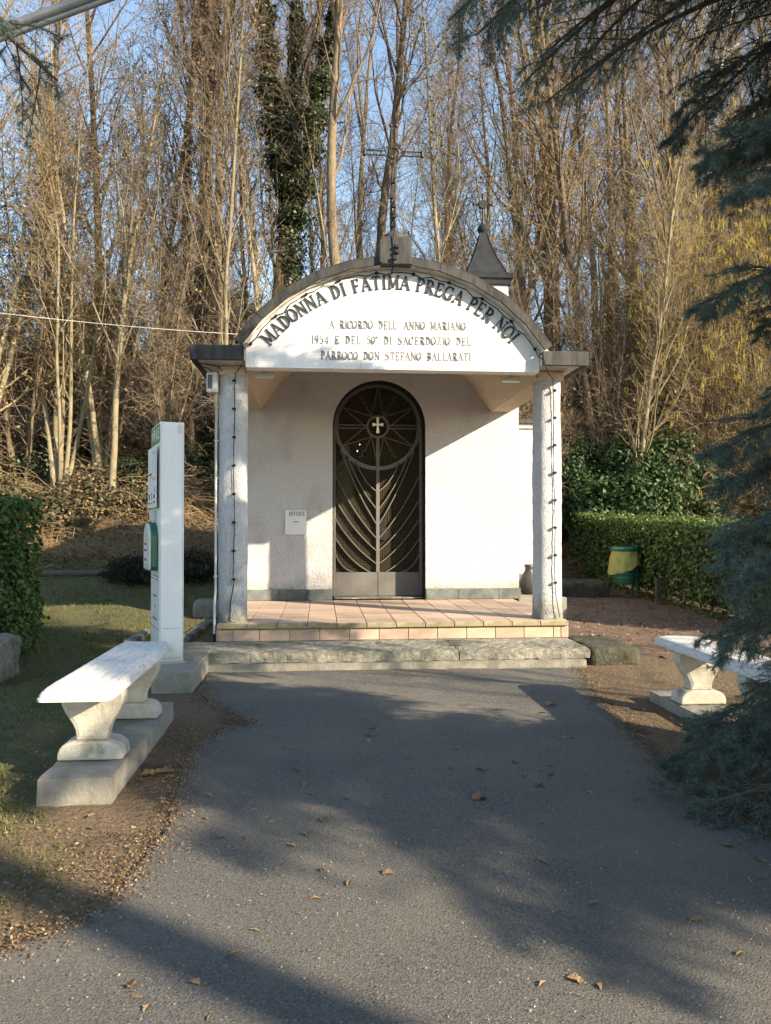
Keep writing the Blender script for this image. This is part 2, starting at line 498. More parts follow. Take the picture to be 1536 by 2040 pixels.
def smoothstep(a, b, x):
    t = np.clip((x - a) / (b - a), 0, 1)
    return t * t * (3 - 2 * t)


def wavy(x, y, s=1.0, seed=0.0):
    return (np.sin(x * 1.3 * s + 1.7 + seed) * np.cos(y * 1.1 * s - 0.6 + seed) + 0.5 * np.sin(x * 2.9 * s + y * 2.3 * s + seed) + 0.3 * np.cos(x * 5.1 * s - y * 4.7 * s + 2 * seed)) / 1.8


def gz(x, y):
    """height of the ground"""
    x = np.asarray(x, float)
    y = np.asarray(y, float)
    e = 1 - 0.75 * smoothstep(2.5, 5, x)
    z = e * (0.45 * smoothstep(10.5, 16, y) + 0.4 * smoothstep(16, 18.5, y)) + (3.1 + 0.6 * (1 - e)) * smoothstep(17.8, 25, y)
    z = z + np.clip(y - 24, 0, 70) * 0.26
    z = z + wavy(x, y, 0.7) * (0.02 + 0.22 * smoothstep(17, 22, y)) * smoothstep(8.5, 10.5, np.maximum(y, 10.6 * (np.abs(x + 5) > 3.4)))
    return z


# ------------------------------------------------------------------ ground, asphalt, gravel
def ground_sheet():
    def axis(pts):
        out = []
        for a, b, s in pts:
            out += list(np.arange(a, b - 1e-6, s))
        return np.array(out + [pts[-1][1]])
    xs = axis([(-400, -60, 40), (-60, -12, 3), (-12, -6, 0.5), (-6, 7, 0.13), (7, 14, 0.5), (14, 60, 3), (60, 400, 40)])
    ys = axis([(-400, -40, 40), (-40, 0, 4), (0, 1.5, 0.5), (1.5, 20, 0.13), (20, 40, 0.5), (40, 100, 5), (100, 400, 50)])
    X, Y = np.meshgrid(xs, ys)
    Zz = gz(X, Y)
    near = (np.abs(X) < 9) & (Y > 1) & (Y < 19)
    Zz = Zz + np.where(near, (rng.random(X.shape) - 0.5) * 0.012, 0)
    Zz = np.minimum(Zz, np.where(((Y < 8.9) & (X > -3) & (X < 3.5)) | (Y < 2.8), 0.003, 99))
    # cover: 0 green grass .. 0.34 thin grass .. 0.66 bare dirt .. 1 leaf litter on the bank
    cov = 0.25 + 0.16 * wavy(X, Y, 1.3, 2.0)
    dirt = smoothstep(-1.75, -1.2, X + 0.25 * wavy(X, Y, 2.1, 1.0)) * (X < 4.5)
    cov = cov + (0.66 - cov) * dirt * smoothstep(11, 9, Y)
    lowdirt = smoothstep(3.2, 2.6, Y + 0.5 * wavy(X, Y, 1.5, 3.0))
    cov = cov + (0.72 - cov) * lowdirt * 0.9
    cov = np.where(X > 2.2, np.maximum(cov, 0.62), cov)
    cov = cov + (1.0 - cov) * smoothstep(16.8, 18.6, Y + 0.4 * wavy(X, Y, 1.1, 4.0))
    cov = np.clip(cov, 0, 1)
    ny, nx = X.shape
    idx = np.arange(nx * ny).reshape(ny, nx)
    F = np.stack([idx[:-1, :-1], idx[:-1, 1:], idx[1:, 1:], idx[1:, :-1]], -1).reshape(-1, 4)
    me = np_mesh('ground', np.stack([X, Y, Zz], -1).reshape(-1, 3), [F], vattr=cov.ravel(), attr_name='cover', mats=[M['ground']], smooth=True)
    link('ground', me, kind='structure')


ground_sheet()


def rough_outline(pts, amp, step, g):
    out = []
    n = len(pts)
    for i in range(n):
        a, b = np.array(pts[i]), np.array(pts[(i + 1) % n])
        k = max(1, int(np.linalg.norm(b - a) / step))
        for j in range(k):
            p = a + (b - a) * j / k
            out.append(tuple(p + g.normal(size=2) * amp))
    return out


def sheet(name, m, pts, z, th, amp=0.02, step=0.06, zf=None):
    o = rough_outline(pts, amp, step, rng)
    n = len(o)
    b = MB()
    c = np.mean(np.array(o), 0)
    zz = (lambda x, y: z) if zf is None else (lambda x, y: float(zf(x, y)) + z)
    vs = [(x, y, zz(x, y)) for x, y in o]
    low = []
    for i, (x, y) in enumerate(o):
        q = np.array(o[(i + 1) % n]) - np.array(o[i - 1])
        nrm = np.array([q[1], -q[0]]) / (np.linalg.norm(q) + 1e-6)
        low.append((x + nrm[0] * 0.015, y + nrm[1] * 0.015, zz(x, y) - th))
    b.add(vs + low, [tuple(range(n))] + [(i, i + n, (i + 1) % n + n, (i + 1) % n) for i in range(n)])
    return b.build(name, m, kind='structure')


ASPH = [(-30, 2.0), (-30, -30), (40, -30), (40, 2.4), (6.0, 2.6), (2.6, 3.0), (2.25, 3.5), (2.05, 4.0), (2.1, 4.6), (2.22, 5.26), (2.34, 6.2), (2.44, 6.91), (2.6, 7.3), (2.7, 7.86), (-1.10, 7.86),
        (-1.12, 7.2), (-0.98, 6.69), (-0.62, 6.05), (-0.5, 5.85), (-0.72, 5.7), (-0.86, 5.2), (-0.82, 4.6), (-0.75, 3.96), (-0.8, 3.4), (-0.81, 3.2), (-1.0, 2.9), (-1.15, 2.8), (-1.7, 2.5), (-3.0, 2.2)]
sheet('asphalt_path', 'asphalt', ASPH, 0.007, 0.02, amp=0.010, step=0.045)

GRAV = [(2.95, 9.0), (3.6, 8.25), (4.3, 8.4), (5.6, 9.2), (6.05, 10.5), (6.2, 14), (6.0, 18.2), (4.4, 18.2), (3.0, 15.6)]


def gravel_patch():
    xs = np.arange(2.9, 6.6, 0.12)
    ys = np.arange(8.0, 18.6, 0.12)
    X, Y = np.meshgrid(xs, ys)
    Zz = gz(X, Y) + 0.010 + (rng.random(X.shape) - 0.5) * 0.012
    edge = np.minimum.reduce([X - 2.95 + 0.1, (6.5 - X), Y - 8.15 - 0.25 * wavy(X, Y, 1.5) - np.clip(X - 4.2, 0, 9) * 0.55 - np.clip(3.9 - X, 0, 9) * 0.7, 18.4 - Y])
    idx = np.arange(X.size).reshape(X.shape)
    keep = edge[:-1, :-1] > 0
    F = np.stack([idx[:-1, :-1], idx[:-1, 1:], idx[1:, 1:], idx[1:, :-1]], -1)[keep]
    Zz = np.where(edge < 0.08, Zz - 0.03, Zz)
    me = np_mesh('gravel_path', np.stack([X, Y, Zz], -1).reshape(-1, 3), [F], mats=[M['gravel']], smooth=True)
    link('gravel_path', me, kind='structure')


gravel_patch()

# ------------------------------------------------------------------ chapel
CX = 0.83
chapel = empty('chapel', (CX, 10.0, 0.0), 'small white roadside chapel with arched gable and open porch on two columns', 'chapel')


def arc(r, a0, a1, n, cx=CX, cz=2.38):
    return [(cx + r * math.sin(R(a0 + (a1 - a0) * i / n)), cz + r * math.cos(R(a0 + (a1 - a0) * i / n))) for i in range(n + 1)]


# gable front
gab = [(-0.84, 3.25), (2.50, 3.25), (2.50, 3.46)] + [p for p in arc(2.005, 56.4, -56.4, 40)] + [(-0.84, 3.46)]
gable = MB().prism(gab, 8.62, 8.80).build('gable', 'gable', chapel, bevel=0.006)
# roof vault
rf = MB()
o_, i_ = arc(2.085, -60, 60, 12), arc(2.01, -60, 60, 12)
rf.prism(list(reversed(o_)) + i_, 8.56, 15.6)
roof = rf.build('roof', 'soffit', chapel)
# sheet-metal fascia over the front edge, one folded sheet per facet
edges = [-57.2, -47, -36, -25, -14, -5, 5, 14, 25, 36, 47, 57.2]
for k in range(len(edges) - 1):
    a0, a1 = edges[k], edges[k + 1]
    if 4 <= k <= 6:
        pass
    g0, g1 = a0 + 0.025, a1 - 0.025
    po, pi_ = arc(2.108, g0, g1, 1), arc(2.020, g0, g1, 1)
    f = MB()
    dy = 0.004 * (k % 2)
    f.prism([pi_[0], pi_[1], po[1], po[0]], 8.478 - dy, 8.512)
    top0 = arc(2.109, g0, g1, 1)
    top1 = arc(2.121, g0, g1, 1)
    f.prism([top0[0], top0[1], top1[1], top1[0]], 8.478 - dy, 9.4)
    f.build('sheet', 'zinc', roof, bevel=0.002)
rs = MB()
rs.prism(list(reversed(arc(2.08, -57, 57, 40))) + arc(2.025, -57, 57, 40), 8.513, 8.559)
rs.build('edge_band', 'gable', roof)
rc = MB()
for k in range(len(edges) - 1):
    pass
rc.prism(list(reversed(arc(2.118, -57, 57, 16))) + arc(2.088, -57, 57, 16), 9.402, 15.7)
rc.build('covering', 'zinc', roof)
# eaves
for s, x0, x1 in ((-1, -1.36, -0.842), (1, 2.502, 2.966)):
    e = MB().box(x0, x1, 8.54, 15.6, 3.315, 3.44).build('eave', 'soffit', chapel, bevel=0.005)
    xo0, xo1 = (-1.43, -0.845) if s < 0 else (2.505, 3.035)
    w = MB()
    w.box(xo0, xo1, 8.485, 8.536, 3.305, 3.468)
    if s < 0:
        w.box(xo0, xo0 + 0.066, 8.54, 15.65, 3.305, 3.466)
    else:
        w.box(xo1 - 0.066, xo1, 8.54, 15.65, 3.305, 3.466)
    w.box(xo0 + (0 if s > 0 else 0.07), xo1 - (0 if s < 0 else 0.07), 8.54, 15.65, 3.444, 3.464)
    w.build('gutter', 'zinc', e, bevel=0.008)
# side beams and vault haunches over the porch
for x0, x1 in ((-1.16, -0.86), (2.54, 2.86)):
    MB().box(x0, x1, 8.83, 11.395, 3.20, 3.312).build('beam', 'ceiling', chapel, bevel=0.02)
MB().prism([(2.545, 3.205), (2.54, 3.55), (1.9, 3.92), (2.25, 3.62), (2.44, 3.35)], 8.86, 11.39).build('haunch', 'ceiling', chapel)
MB().prism([(-0.865, 3.205), (-0.76, 3.35), (-0.57, 3.62), (-0.22, 3.92), (-0.86, 3.55)], 8.86, 11.39).build('haunch', 'ceiling', chapel)
MB().prism(list(reversed(arc(2.005, -50, 50, 16))) + arc(1.93, -50, 50, 16), 8.81, 11.39).build('porch_ceiling', 'ceiling', chapel)
MB().box(-0.85, 2.51, 8.802, 8.83, 3.252, 3.6).build('gable_back', 'ceiling', chapel)


# columns: rounded square section, slightly uneven
def column(cx, cy):
    n, mz = 28, 40
    vs, fs = [], []
    for j in range(mz + 1):
        t = j / mz
        z = 0.384 + t * (3.313 - 0.384)
        hw = 0.162 + 0.004 * math.sin(t * 9 + cx) + 0.010 * (1 - t) * (1 if cx > 0 else 0.2) + (0.008 if t < 0.02 else 0)
        for k in range(n):
            a = 2 * math.pi * k / n
            c, s = math.cos(a), math.sin(a)
            ex = 2 / 2.25
            q = hw + random.uniform(-1, 1) * 0.0035
            vs.append((cx + q * math.copysign(abs(c) ** ex, c), cy + q * math.copysign(abs(s) ** ex, s), z))
    for j in range(mz):
        for k in range(n):
            fs.append((j * n + k, j * n + (k + 1) % n, (j + 1) * n + (k + 1) % n, (j + 1) * n + k))
    return MB().add(vs, fs).build('column', 'column', chapel, smooth=True)


column(-1.012, 9.0)
column(2.695, 9.0)

# nave walls with the arched doorway
DX, DR, DZ = 0.865, 0.695, 2.96


def nave_front():
    b = MB()
    outer = [(DX + DR, 0.385)] + [(DX + DR * math.cos(R(a)), DZ + DR * math.sin(R(a))) for a in np.linspace(0, 180, 33)] + [(DX - DR, 0.385)]
    wall_r = [(DX + DR, 0.385), (2.98, 0.385), (2.98, 3.8)]
    # build as strips between the opening and the outline
    y0, y1 = 11.4, 11.76
    L_ = [(-1.32, 0.385)]
    op = outer
    n = len(op)
    top = 4.1
    vs = []

    def outl(p):
        x, z = p
        if x > DX + DR - 1e-4 and z < DZ:
            return (2.98, z)
        if x < DX - DR + 1e-4 and z < DZ:
            return (-1.32, z)
        a = math.atan2(z - DZ, x - DX)
        dx, dz = math.cos(a), math.sin(a)
        t = 99
        if dx > 1e-6:
            t = min(t, (2.98 - DX) / dx)
        if dx < -1e-6:
            t = min(t, (-1.32 - DX) / dx)
        if dz > 1e-6:
            t = min(t, (top - DZ) / dz)
        return (DX + dx * t, DZ + dz * t)
    ou = [outl(p) for p in op]
    ou[1] = (2.98, DZ)
    ou[-2] = (-1.32, DZ)
    for p, q in zip(op, ou):
        vs += [(p[0], y0, p[1]), (q[0], y0, q[1]), (p[0], y1, p[1]), (q[0], y1, q[1])]
    fs = []
    for i in range(n - 1):
        a, c = 4 * i, 4 * (i + 1)
        fs += [(a, a + 1, c + 1, c), (a + 2, c + 2, c + 3, a + 3), (a, c, c + 2, a + 2), (a + 1, a + 3, c + 3, c + 1)]
    b.add(vs, fs)
    return b.build('wall', 'wall', chapel)


nave_front()
MB().box(2.78, 2.978, 11.765, 15.4, 0.0, 3.31).build('side_wall', 'wall', chapel)
MB().box(-1.318, -1.12, 11.765, 15.4, 0.0, 3.31).build('side_wall', 'wall', chapel)
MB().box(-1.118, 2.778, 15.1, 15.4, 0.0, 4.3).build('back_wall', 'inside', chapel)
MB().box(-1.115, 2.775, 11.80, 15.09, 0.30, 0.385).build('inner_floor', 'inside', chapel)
MB().box(0.2, 1.53, 11.5, 11.9, 0.386, 0.405).build('threshold', 'granite', chapel, bevel=0.004)
# annex behind
an = MB().box(2.985, 4.15, 13.5, 15.3, 0.0, 3.22).build('annex', 'wall', chapel)
MB().box(2.99, 4.22, 13.40, 15.35, 3.30, 3.375).build('coping', 'zinc', an, bevel=0.006)
MB().box(2.99, 4.18, 13.45, 15.32, 3.222, 3.298).build('cornice', 'soffit', an, bevel=0.006)
MB().box(2.99, 4.17, 13.47, 13.499, 0.2, 0.62).build('plinth', 'plinth', an, bevel=0.006)

# bell turret
tu = MB().box(2.40, 3.10, 12.5, 13.2, 3.47, 5.50).build('turret', 'wall', chapel)
tw = MB()
tw.box(2.36, 3.145, 12.46, 13.24, 5.48, 5.565)
tw.box(2.325, 3.175, 12.43, 13.27, 5.58, 5.67)
tw.box(2.345, 3.155, 12.45, 13.25, 5.56, 5.585)
tw.build('turret_eave', 'turret_metal', tu, bevel=0.006)
pc = (2.75, 12.85)
tp = MB()
prof = [(0.39, 5.672), (0.325, 5.715), (0.195, 6.00), (0.108, 6.25), (0.056, 6.46)]
vs, fs = [], []
for hw, z in prof:
    vs += [(pc[0] - hw, pc[1] - hw, z), (pc[0] + hw, pc[1] - hw, z), (pc[0] + hw, pc[1] + hw, z), (pc[0] - hw, pc[1] + hw, z)]
for i in range(len(prof) - 1):
    for k in range(4):
        fs.append((4 * i + k, 4 * i + (k + 1) % 4, 4 * i + 4 + (k + 1) % 4, 4 * i + 4 + k))
fs.append((16, 17, 18, 19))
tp.add(vs, fs)
for sx, sy in ((-1, -1), (1, -1), (1, 1), (-1, 1)):
    tp.tube([(pc[0] + sx * 0.325, pc[1] + sy * 0.325, 5.715), (pc[0] + sx * 0.195, pc[1] + sy * 0.195, 6.0), (pc[0] + sx * 0.108, pc[1] + sy * 0.108, 6.25), (pc[0] + sx * 0.056, pc[1] + sy * 0.056, 6.46)], 0.012, 6)
tp.build('turret_roof', 'turret_metal', tu)
MB().lathe([(0.055, 6.42), (0.06, 6.46), (0.085, 6.49), (0.098, 6.53), (0.09, 6.57), (0.06, 6.61), (0.02, 6.63)], (pc[0], pc[1], 0), 20).build('finial_ball', 'turret_metal', tu, smooth=True)
c = MB()
c.tube([(pc[0], pc[1], 6.6), (pc[0], pc[1], 7.12)], 0.021, 8)
c.tube([(pc[0] - 0.15, pc[1], 6.965), (pc[0] + 0.15, pc[1], 6.965)], 0.019, 8)
for dx, dz in ((-0.155, 0), (0.155, 0), (0, 0.15)):
    c.lathe([(0.004, -0.03), (0.026, -0.012), (0.028, 0.012), (0.004, 0.03)], (pc[0] + dx, pc[1], 6.965 + dz), 8)
dsk = [(pc[0] + 0.072 * math.cos(R(a)), 6.965 + 0.072 * math.sin(R(a))) for a in range(0, 360, 20)]
c.prism(dsk, pc[1] - 0.03, pc[1] + 0.03)
c.build('turret_cross', 'dark_metal', tu)

# apex block, dome and openwork cross on the gable
ab = MB()
ab.prism([(0.655, 4.395), (1.005, 4.395), (1.0, 4.70), (0.66, 4.70)], 8.44, 8.9)
ab.box(0.642, 0.672, 8.43, 8.92, 4.41, 4.66)
apex = ab.build('apex_block', 'zinc', chapel, bevel=0.008)
MB().lathe([(0.14, 4.70), (0.137, 4.745), (0.122, 4.785), (0.085, 4.815), (0.045, 4.83), (0.035, 4.86), (0.01, 4.865)], (0.83, 8.67, 0), 24).build('dome', 'zinc', apex, smooth=True)
cr = MB()
yc = 8.67
zc = 5.74


def bar(b, p, q, r=0.0072):
    b.tube([p, q], r, 6)


for s in (-1, 1):
    bar(cr, (0.82 + s * 0.022, yc, 4.86), (0.82 + s * 0.022, yc, 5.62))
    bar(cr, (0.82 + s * 0.022, yc, 5.86), (0.82 + s * 0.022, yc, 6.05))
    for dz in (-0.025, 0.025):
        bar(cr, (0.82 + s * 0.10, yc, zc + dz), (0.82 + s * 0.325, yc, zc + dz))
        bar(cr, (0.82 + s * 0.10, yc, zc + dz), (0.82 + s * 0.06, yc, zc + dz * 3.0))
        bar(cr, (0.82 + s * 0.06, yc, zc + dz * 3.0), (0.82 + s * 0.022, yc, zc + dz * 4.8))
    for x in (0.13, 0.22, 0.318):
        bar(cr, (0.82 + s * x, yc, zc - 0.03), (0.82 + s * x, yc, zc + 0.03))
    cr.lathe([(0.003, -0.05), (0.022, -0.03), (0.022, 0.03), (0.003, 0.05)], (0.82 + s * 0.33, yc, zc), 8)
    cr.lathe([(0.003, -0.03), (0.02, -0.01), (0.02, 0.01), (0.003, 0.03)], (0.82 + s * 0.03, yc, 6.06), 8)
for z in (5.0, 5.15, 5.3, 5.45, 5.58, 5.92, 6.0):
    bar(cr, (0.80, yc, z), (0.84, yc, z), 0.007)
cr.tube([(0.82 + 0.06 * math.cos(R(a)), yc, zc + 0.06 * math.sin(R(a))) for a in range(0, 361, 20)], 0.012, 6)
cr.build('gable_cross', 'dark_metal', apex)

# ------------------------------------------------------------------ lettering (stroke letters with slab serifs)
TK, TN = 0.17, 0.085


def seg(p, q, w):
    p, q = np.array(p, float), np.array(q, float)
    d = q - p
    d = d / np.linalg.norm(d)
    n = np.array([-d[1], d[0]]) * w / 2
    return [tuple(p - n), tuple(q - n), tuple(q + n), tuple(p + n)]


def curve(pts, ws):
    P = np.array(pts, float)
    T = unit(np.gradient(P, axis=0))
    Nn = np.stack([-T[:, 1], T[:, 0]], 1)
    ws = np.array(ws)[:, None] / 2
    A, B = P - Nn * ws, P + Nn * ws
    return [[tuple(A[i]), tuple(A[i + 1]), tuple(B[i + 1]), tuple(B[i])] for i in range(len(P) - 1)]


def ell(cx, cy, rx, ry, a0, a1, n=12, thick=True):
    an_ = np.radians(np.linspace(a0, a1, n + 1))
    pts = [(cx + rx * math.cos(a), cy + ry * math.sin(a)) for a in an_]
    ws = [TN + (TK - TN) * abs(math.cos(a)) ** 1.4 for a in an_] if thick else [TN * 1.5] * (n + 1)
    return curve(pts, ws)


def glyph(ch, serif=True):
    """-> (list of convex polygons in a box of height 1, width)"""
    S, w = [], 0.7

    def st(x, wd=TK, y0=0, y1=1):
        S.append(seg((x, y0), (x, y1), wd))

    def sf(x, y, h=0.15):
        if serif:
            S.append(seg((x - h, y), (x + h, y), 0.075))
    lo, hi = 0.0375, 0.9625
    if ch in 'MADONIFTPREGCLBSZU1954' or ch in "0'°H":
        pass
    if ch == 'I':
        st(0.2); sf(0.2, lo); sf(0.2, hi); w = 0.4
    elif ch == 'L':
        st(0.2); sf(0.2, lo); sf(0.2, hi); S.append(seg((0.2, lo), (0.66, lo), 0.075)); S.append(seg((0.62, 0), (0.62, 0.25), 0.08)); w = 0.7
    elif ch == 'E' or ch == 'F':
        st(0.2); sf(0.2, hi); sf(0.2, lo)
        S.append(seg((0.2, hi), (0.64, hi), 0.075)); S.append(seg((0.62, 1), (0.62, 0.78), 0.07)); S.append(seg((0.2, 0.52), (0.52, 0.52), 0.075))
        S.append(seg((0.50, 0.42), (0.50, 0.62), 0.06))
        if ch == 'E':
            S.append(seg((0.2, lo), (0.66, lo), 0.075)); S.append(seg((0.64, 0), (0.64, 0.23), 0.07))
        w = 0.74
    elif ch == 'T':
        st(0.38); sf(0.38, lo); S.append(seg((0.04, hi), (0.72, hi), 0.075)); S.append(seg((0.07, 1), (0.07, 0.77), 0.07)); S.append(seg((0.69, 1), (0.69, 0.77), 0.07)); w = 0.76
    elif ch == 'A':
        S.append(seg((0.1, 0), (0.42, 1), TN)); S.append(seg((0.40, 1), (0.76, 0), TK)); S.append(seg((0.2, 0.34), (0.64, 0.34), 0.07)); sf(0.1, lo, 0.13); sf(0.76, lo, 0.15); w = 0.86
    elif ch == 'M':
        st(0.16, TN); st(0.86, TK); S.append(seg((0.16, 1), (0.5, 0.12), TK)); S.append(seg((0.5, 0.12), (0.86, 1), TN)); sf(0.16, lo, 0.14); sf(0.86, lo, 0.16); sf(0.12, hi, 0.12); sf(0.9, hi, 0.12); w = 1.04
    elif ch == 'N':
        st(0.16, TN); st(0.74, TN); S.append(seg((0.16, 1), (0.74, 0), TK)); sf(0.16, lo, 0.14); sf(0.13, hi, 0.13); sf(0.74, hi, 0.14); w = 0.9
    elif ch in 'O0':
        rx = 0.33 if ch == 'O' else 0.24
        S += ell(0.06 + rx, 0.5, rx, 0.46, 0, 360, 20); w = 0.14 + 2 * rx
    elif ch == '°':
        S += ell(0.14, 0.86, 0.09, 0.1, 0, 360, 10, False); w = 0.3
    elif ch == "'":
        S.append(seg((0.12, 0.72), (0.16, 1), 0.12)); w = 0.24
    elif ch == 'D':
        st(0.2); sf(0.16, lo, 0.13); sf(0.16, hi, 0.13); S += ell(0.26, 0.5, 0.46, 0.46, -90, 90, 14); w = 0.82
    elif ch in 'PRB':
        st(0.2); sf(0.2, lo); sf(0.16, hi, 0.12)
        yb = 0.5
        S += ell(0.3, (0.965 + yb) / 2, 0.32, (0.965 - yb) / 2, -90, 90, 10)
        S.append(seg((0.2, hi), (0.32, hi), 0.075)); S.append(seg((0.2, yb), (0.32, yb), 0.075))
        w = 0.7
        if ch == 'R':
            S.append(seg((0.4, 0.5), (0.74, 0.02), TK)); sf(0.76, lo, 0.08); w = 0.82
        if ch == 'B':
            S += ell(0.3, 0.27, 0.38, 0.23, -90, 90, 10); S.append(seg((0.2, lo), (0.32, lo), 0.075)); w = 0.76
    elif ch in 'CG':
        S += ell(0.42, 0.5, 0.35, 0.46, 45, 315, 16)
        S.append(seg((0.68, 0.97), (0.68, 0.7), 0.075))
        w = 0.78
        if ch == 'G':
            S.append(seg((0.70, 0.05), (0.70, 0.42), 0.14)); sf(0.70, 0.42, 0.13); w = 0.86
    elif ch == 'S':
        pts = [(0.60, 0.80), (0.52, 0.93), (0.36, 0.97), (0.18, 0.88), (0.14, 0.74), (0.22, 0.60), (0.40, 0.51), (0.57, 0.40), (0.62, 0.25), (0.55, 0.09), (0.38, 0.03), (0.20, 0.07), (0.11, 0.22)]
        S += curve(pts, [0.07, 0.08, 0.08, 0.12, 0.15, 0.17, 0.18, 0.17, 0.15, 0.12, 0.08, 0.08, 0.07])
        w = 0.72
    elif ch == 'Z':
        S.append(seg((0.06, hi), (0.66, hi), 0.075)); S.append(seg((0.08, lo), (0.68, lo), 0.075)); S.append(seg((0.60, 0.97), (0.14, 0.03), TK)); S.append(seg((0.08, 1), (0.08, 0.78), 0.06)); S.append(seg((0.66, 0), (0.66, 0.22), 0.06)); w = 0.74
    elif ch == '1':
        st(0.3); sf(0.3, lo); S.append(seg((0.12, 0.8), (0.3, 0.97), 0.09)); w = 0.52
    elif ch == '9':
        S += ell(0.32, 0.70, 0.22, 0.26, 0, 360, 14); S += curve([(0.54, 0.72), (0.54, 0.4), (0.44, 0.12), (0.2, 0.04)], [0.14, 0.14, 0.12, 0.08]); w = 0.64
    elif ch == '5':
        S.append(seg((0.14, hi), (0.54, hi), 0.08)); S.append(seg((0.16, 0.97), (0.14, 0.55), 0.07)); S += curve([(0.14, 0.55), (0.36, 0.62), (0.54, 0.48), (0.54, 0.2), (0.38, 0.04), (0.1, 0.1)], [0.07, 0.1, 0.15, 0.16, 0.1, 0.08]); w = 0.66
    elif ch == '4':
        st(0.46, 0.14); S.append(seg((0.46, 0.97), (0.06, 0.3), 0.08)); S.append(seg((0.05, 0.28), (0.64, 0.28), 0.08)); sf(0.46, lo, 0.12); w = 0.68
    else:
        w = 0.42
    return S, w


GL = {}


def glyph_mesh(ch, h, depth, m, serif=True, sx=1.0):
    key = (ch, h, depth, m, serif, sx)
    if key not in GL:
        polys, w = glyph(ch, serif)
        b = MB()
        for k, p in enumerate(polys):
            b.prism([((x - w / 2) * h * sx, z * h) for x, z in p], -depth - 0.0006 * k, 0.004)
        me = bpy.data.meshes.new('letter')
        me.from_pydata(b.v, [], b.f)
        me.materials.append(M[m])
        GL[key] = (me, w * h * sx)
    return GL[key]


# arched line
text = 'MADONNA DI FATIMA PREGA PER NOI'
h = 0.158
SXB = 0.84
gap = 0.030
ws = [glyph(c_)[1] * h * SXB if c_ != ' ' else 0.04 for c_ in text]
tot = sum(ws) + gap * (len(text) - 1)
rad = 1.782
a_tot = R(99.5)
scale_a = a_tot / tot
pos = 0
for c_, w_ in zip(text, ws):
    a = R(-51.3) + (pos + w_ / 2) * scale_a
    pos += w_ + gap
    if c_ == ' ':
        continue
    me, _ = glyph_mesh(c_, h, 0.012, 'letter', True, SXB)
    o = link('letter', me, gable)
    o.location = (CX + rad * math.sin(a), 8.619, 2.38 + rad * math.cos(a))
    o.rotation_euler = (0, a, 0)
for line, xl, xr, zb in (("A RICORDO DELL' ANNO MARIANO", 0.09, 1.645, 3.708), ("1954 E DEL 50° DI SACERDOZIO DEL", -0.115, 1.705, 3.535), ("PARROCO DON STEFANO BALLARATI", -0.005, 1.705, 3.358)):
    hh = 0.094
    ws = [glyph(c_)[1] * hh * 0.74 if c_ != ' ' else 0.05 for c_ in line]
    gp = (xr - xl - sum(ws)) / (len(line) - 1)
    x = xl
    for c_, w_ in zip(line, ws):
        if c_ != ' ':
            me, _ = glyph_mesh(c_, hh, 0.004, 'small_letter', True, 0.74)
            o = link('letter', me, gable)
            o.location = (x + w_ / 2, 8.619, zb + 0.006 * (x - 0.8))
        x += w_ + gp

# ------------------------------------------------------------------ door
dr = MB()
yd = 11.72


def arcline(cx, cz, r, a0, a1, n=24):
    return [(cx + r * math.cos(R(a0 + (a1 - a0) * i / n)), cz + r * math.sin(R(a0 + (a1 - a0) * i / n))) for i in range(n + 1)]


def flatbar(b, pts, w, y0, y1):
    P = np.array(pts, float)
    T = unit(np.gradient(P, axis=0))
    Nn = np.stack([-T[:, 1], T[:, 0]], 1) * w / 2
    A, B = P - Nn, P + Nn
    n = len(P)
    vs = [(A[i][0], y0, A[i][1]) for i in range(n)] + [(B[i][0], y0, B[i][1]) for i in range(n)] + [(A[i][0], y1, A[i][1]) for i in range(n)] + [(B[i][0], y1, B[i][1]) for i in range(n)]
    fs = []
    for i in range(n - 1):
        fs += [(i, i + 1, n + i + 1, n + i), (2 * n + i, 3 * n + i, 3 * n + i + 1, 2 * n + i + 1), (i, 2 * n + i, 2 * n + i + 1, i + 1), (n + i, n + i + 1, 3 * n + i + 1, 3 * n + i)]
    fs += [(0, n, 3 * n, 2 * n), (n - 1, 3 * n - 1, 4 * n - 1, 2 * n - 1)]
    b.add(vs, fs)


# outer frame of the doorway
flatbar(dr, [(DX - 0.668, 0.41), (DX - 0.668, 2.99)], 0.05, yd, yd + 0.06)
flatbar(dr, [(DX + 0.668, 0.41), (DX + 0.668, 2.99)], 0.05, yd, yd + 0.06)
door = dr.build('door', 'door', chapel, bevel=0.004)
d = MB(); flatbar(d, [(DX + 0.6885, 0.41), (DX + 0.6885, 2.95)] + arcline(DX, DZ, 0.6885, 0, 180, 40) + [(DX - 0.6885, 2.95), (DX - 0.6885, 0.41)], 0.011, 11.43, 11.75); d.build('reveal_dark_strip', 'dark_metal', door)  # thin dark strip following the sides and arch of the reveal
RZ = 3.0
d = MB(); flatbar(d, arcline(DX, RZ, 0.640, 0, 360, 48), 0.062, yd - 0.004, yd + 0.05); d.build('sun_ring', 'door', door)
d = MB(); flatbar(d, arcline(DX, RZ, 0.160, 0, 360, 32), 0.034, yd - 0.010, yd + 0.05); d.build('hub_ring', 'door', door)
d = MB(); flatbar(d, [(DX, 0.77), (DX, RZ - 0.16)], 0.052, yd - 0.006, yd + 0.05); d.build('mullion', 'door', door, bevel=0.004)
for s in (-1, 1):
    d = MB()
    for dz in (-0.024, 0.022):
        flatbar(d, [(DX + s * 0.175, RZ + dz), (DX + s * 0.63, RZ + dz)], 0.016, yd, yd + 0.03)
    d.build('cross_bar', 'door', door)


def pol(a, r):
    return (DX + r * math.cos(R(a)), RZ + r * math.sin(R(a)))


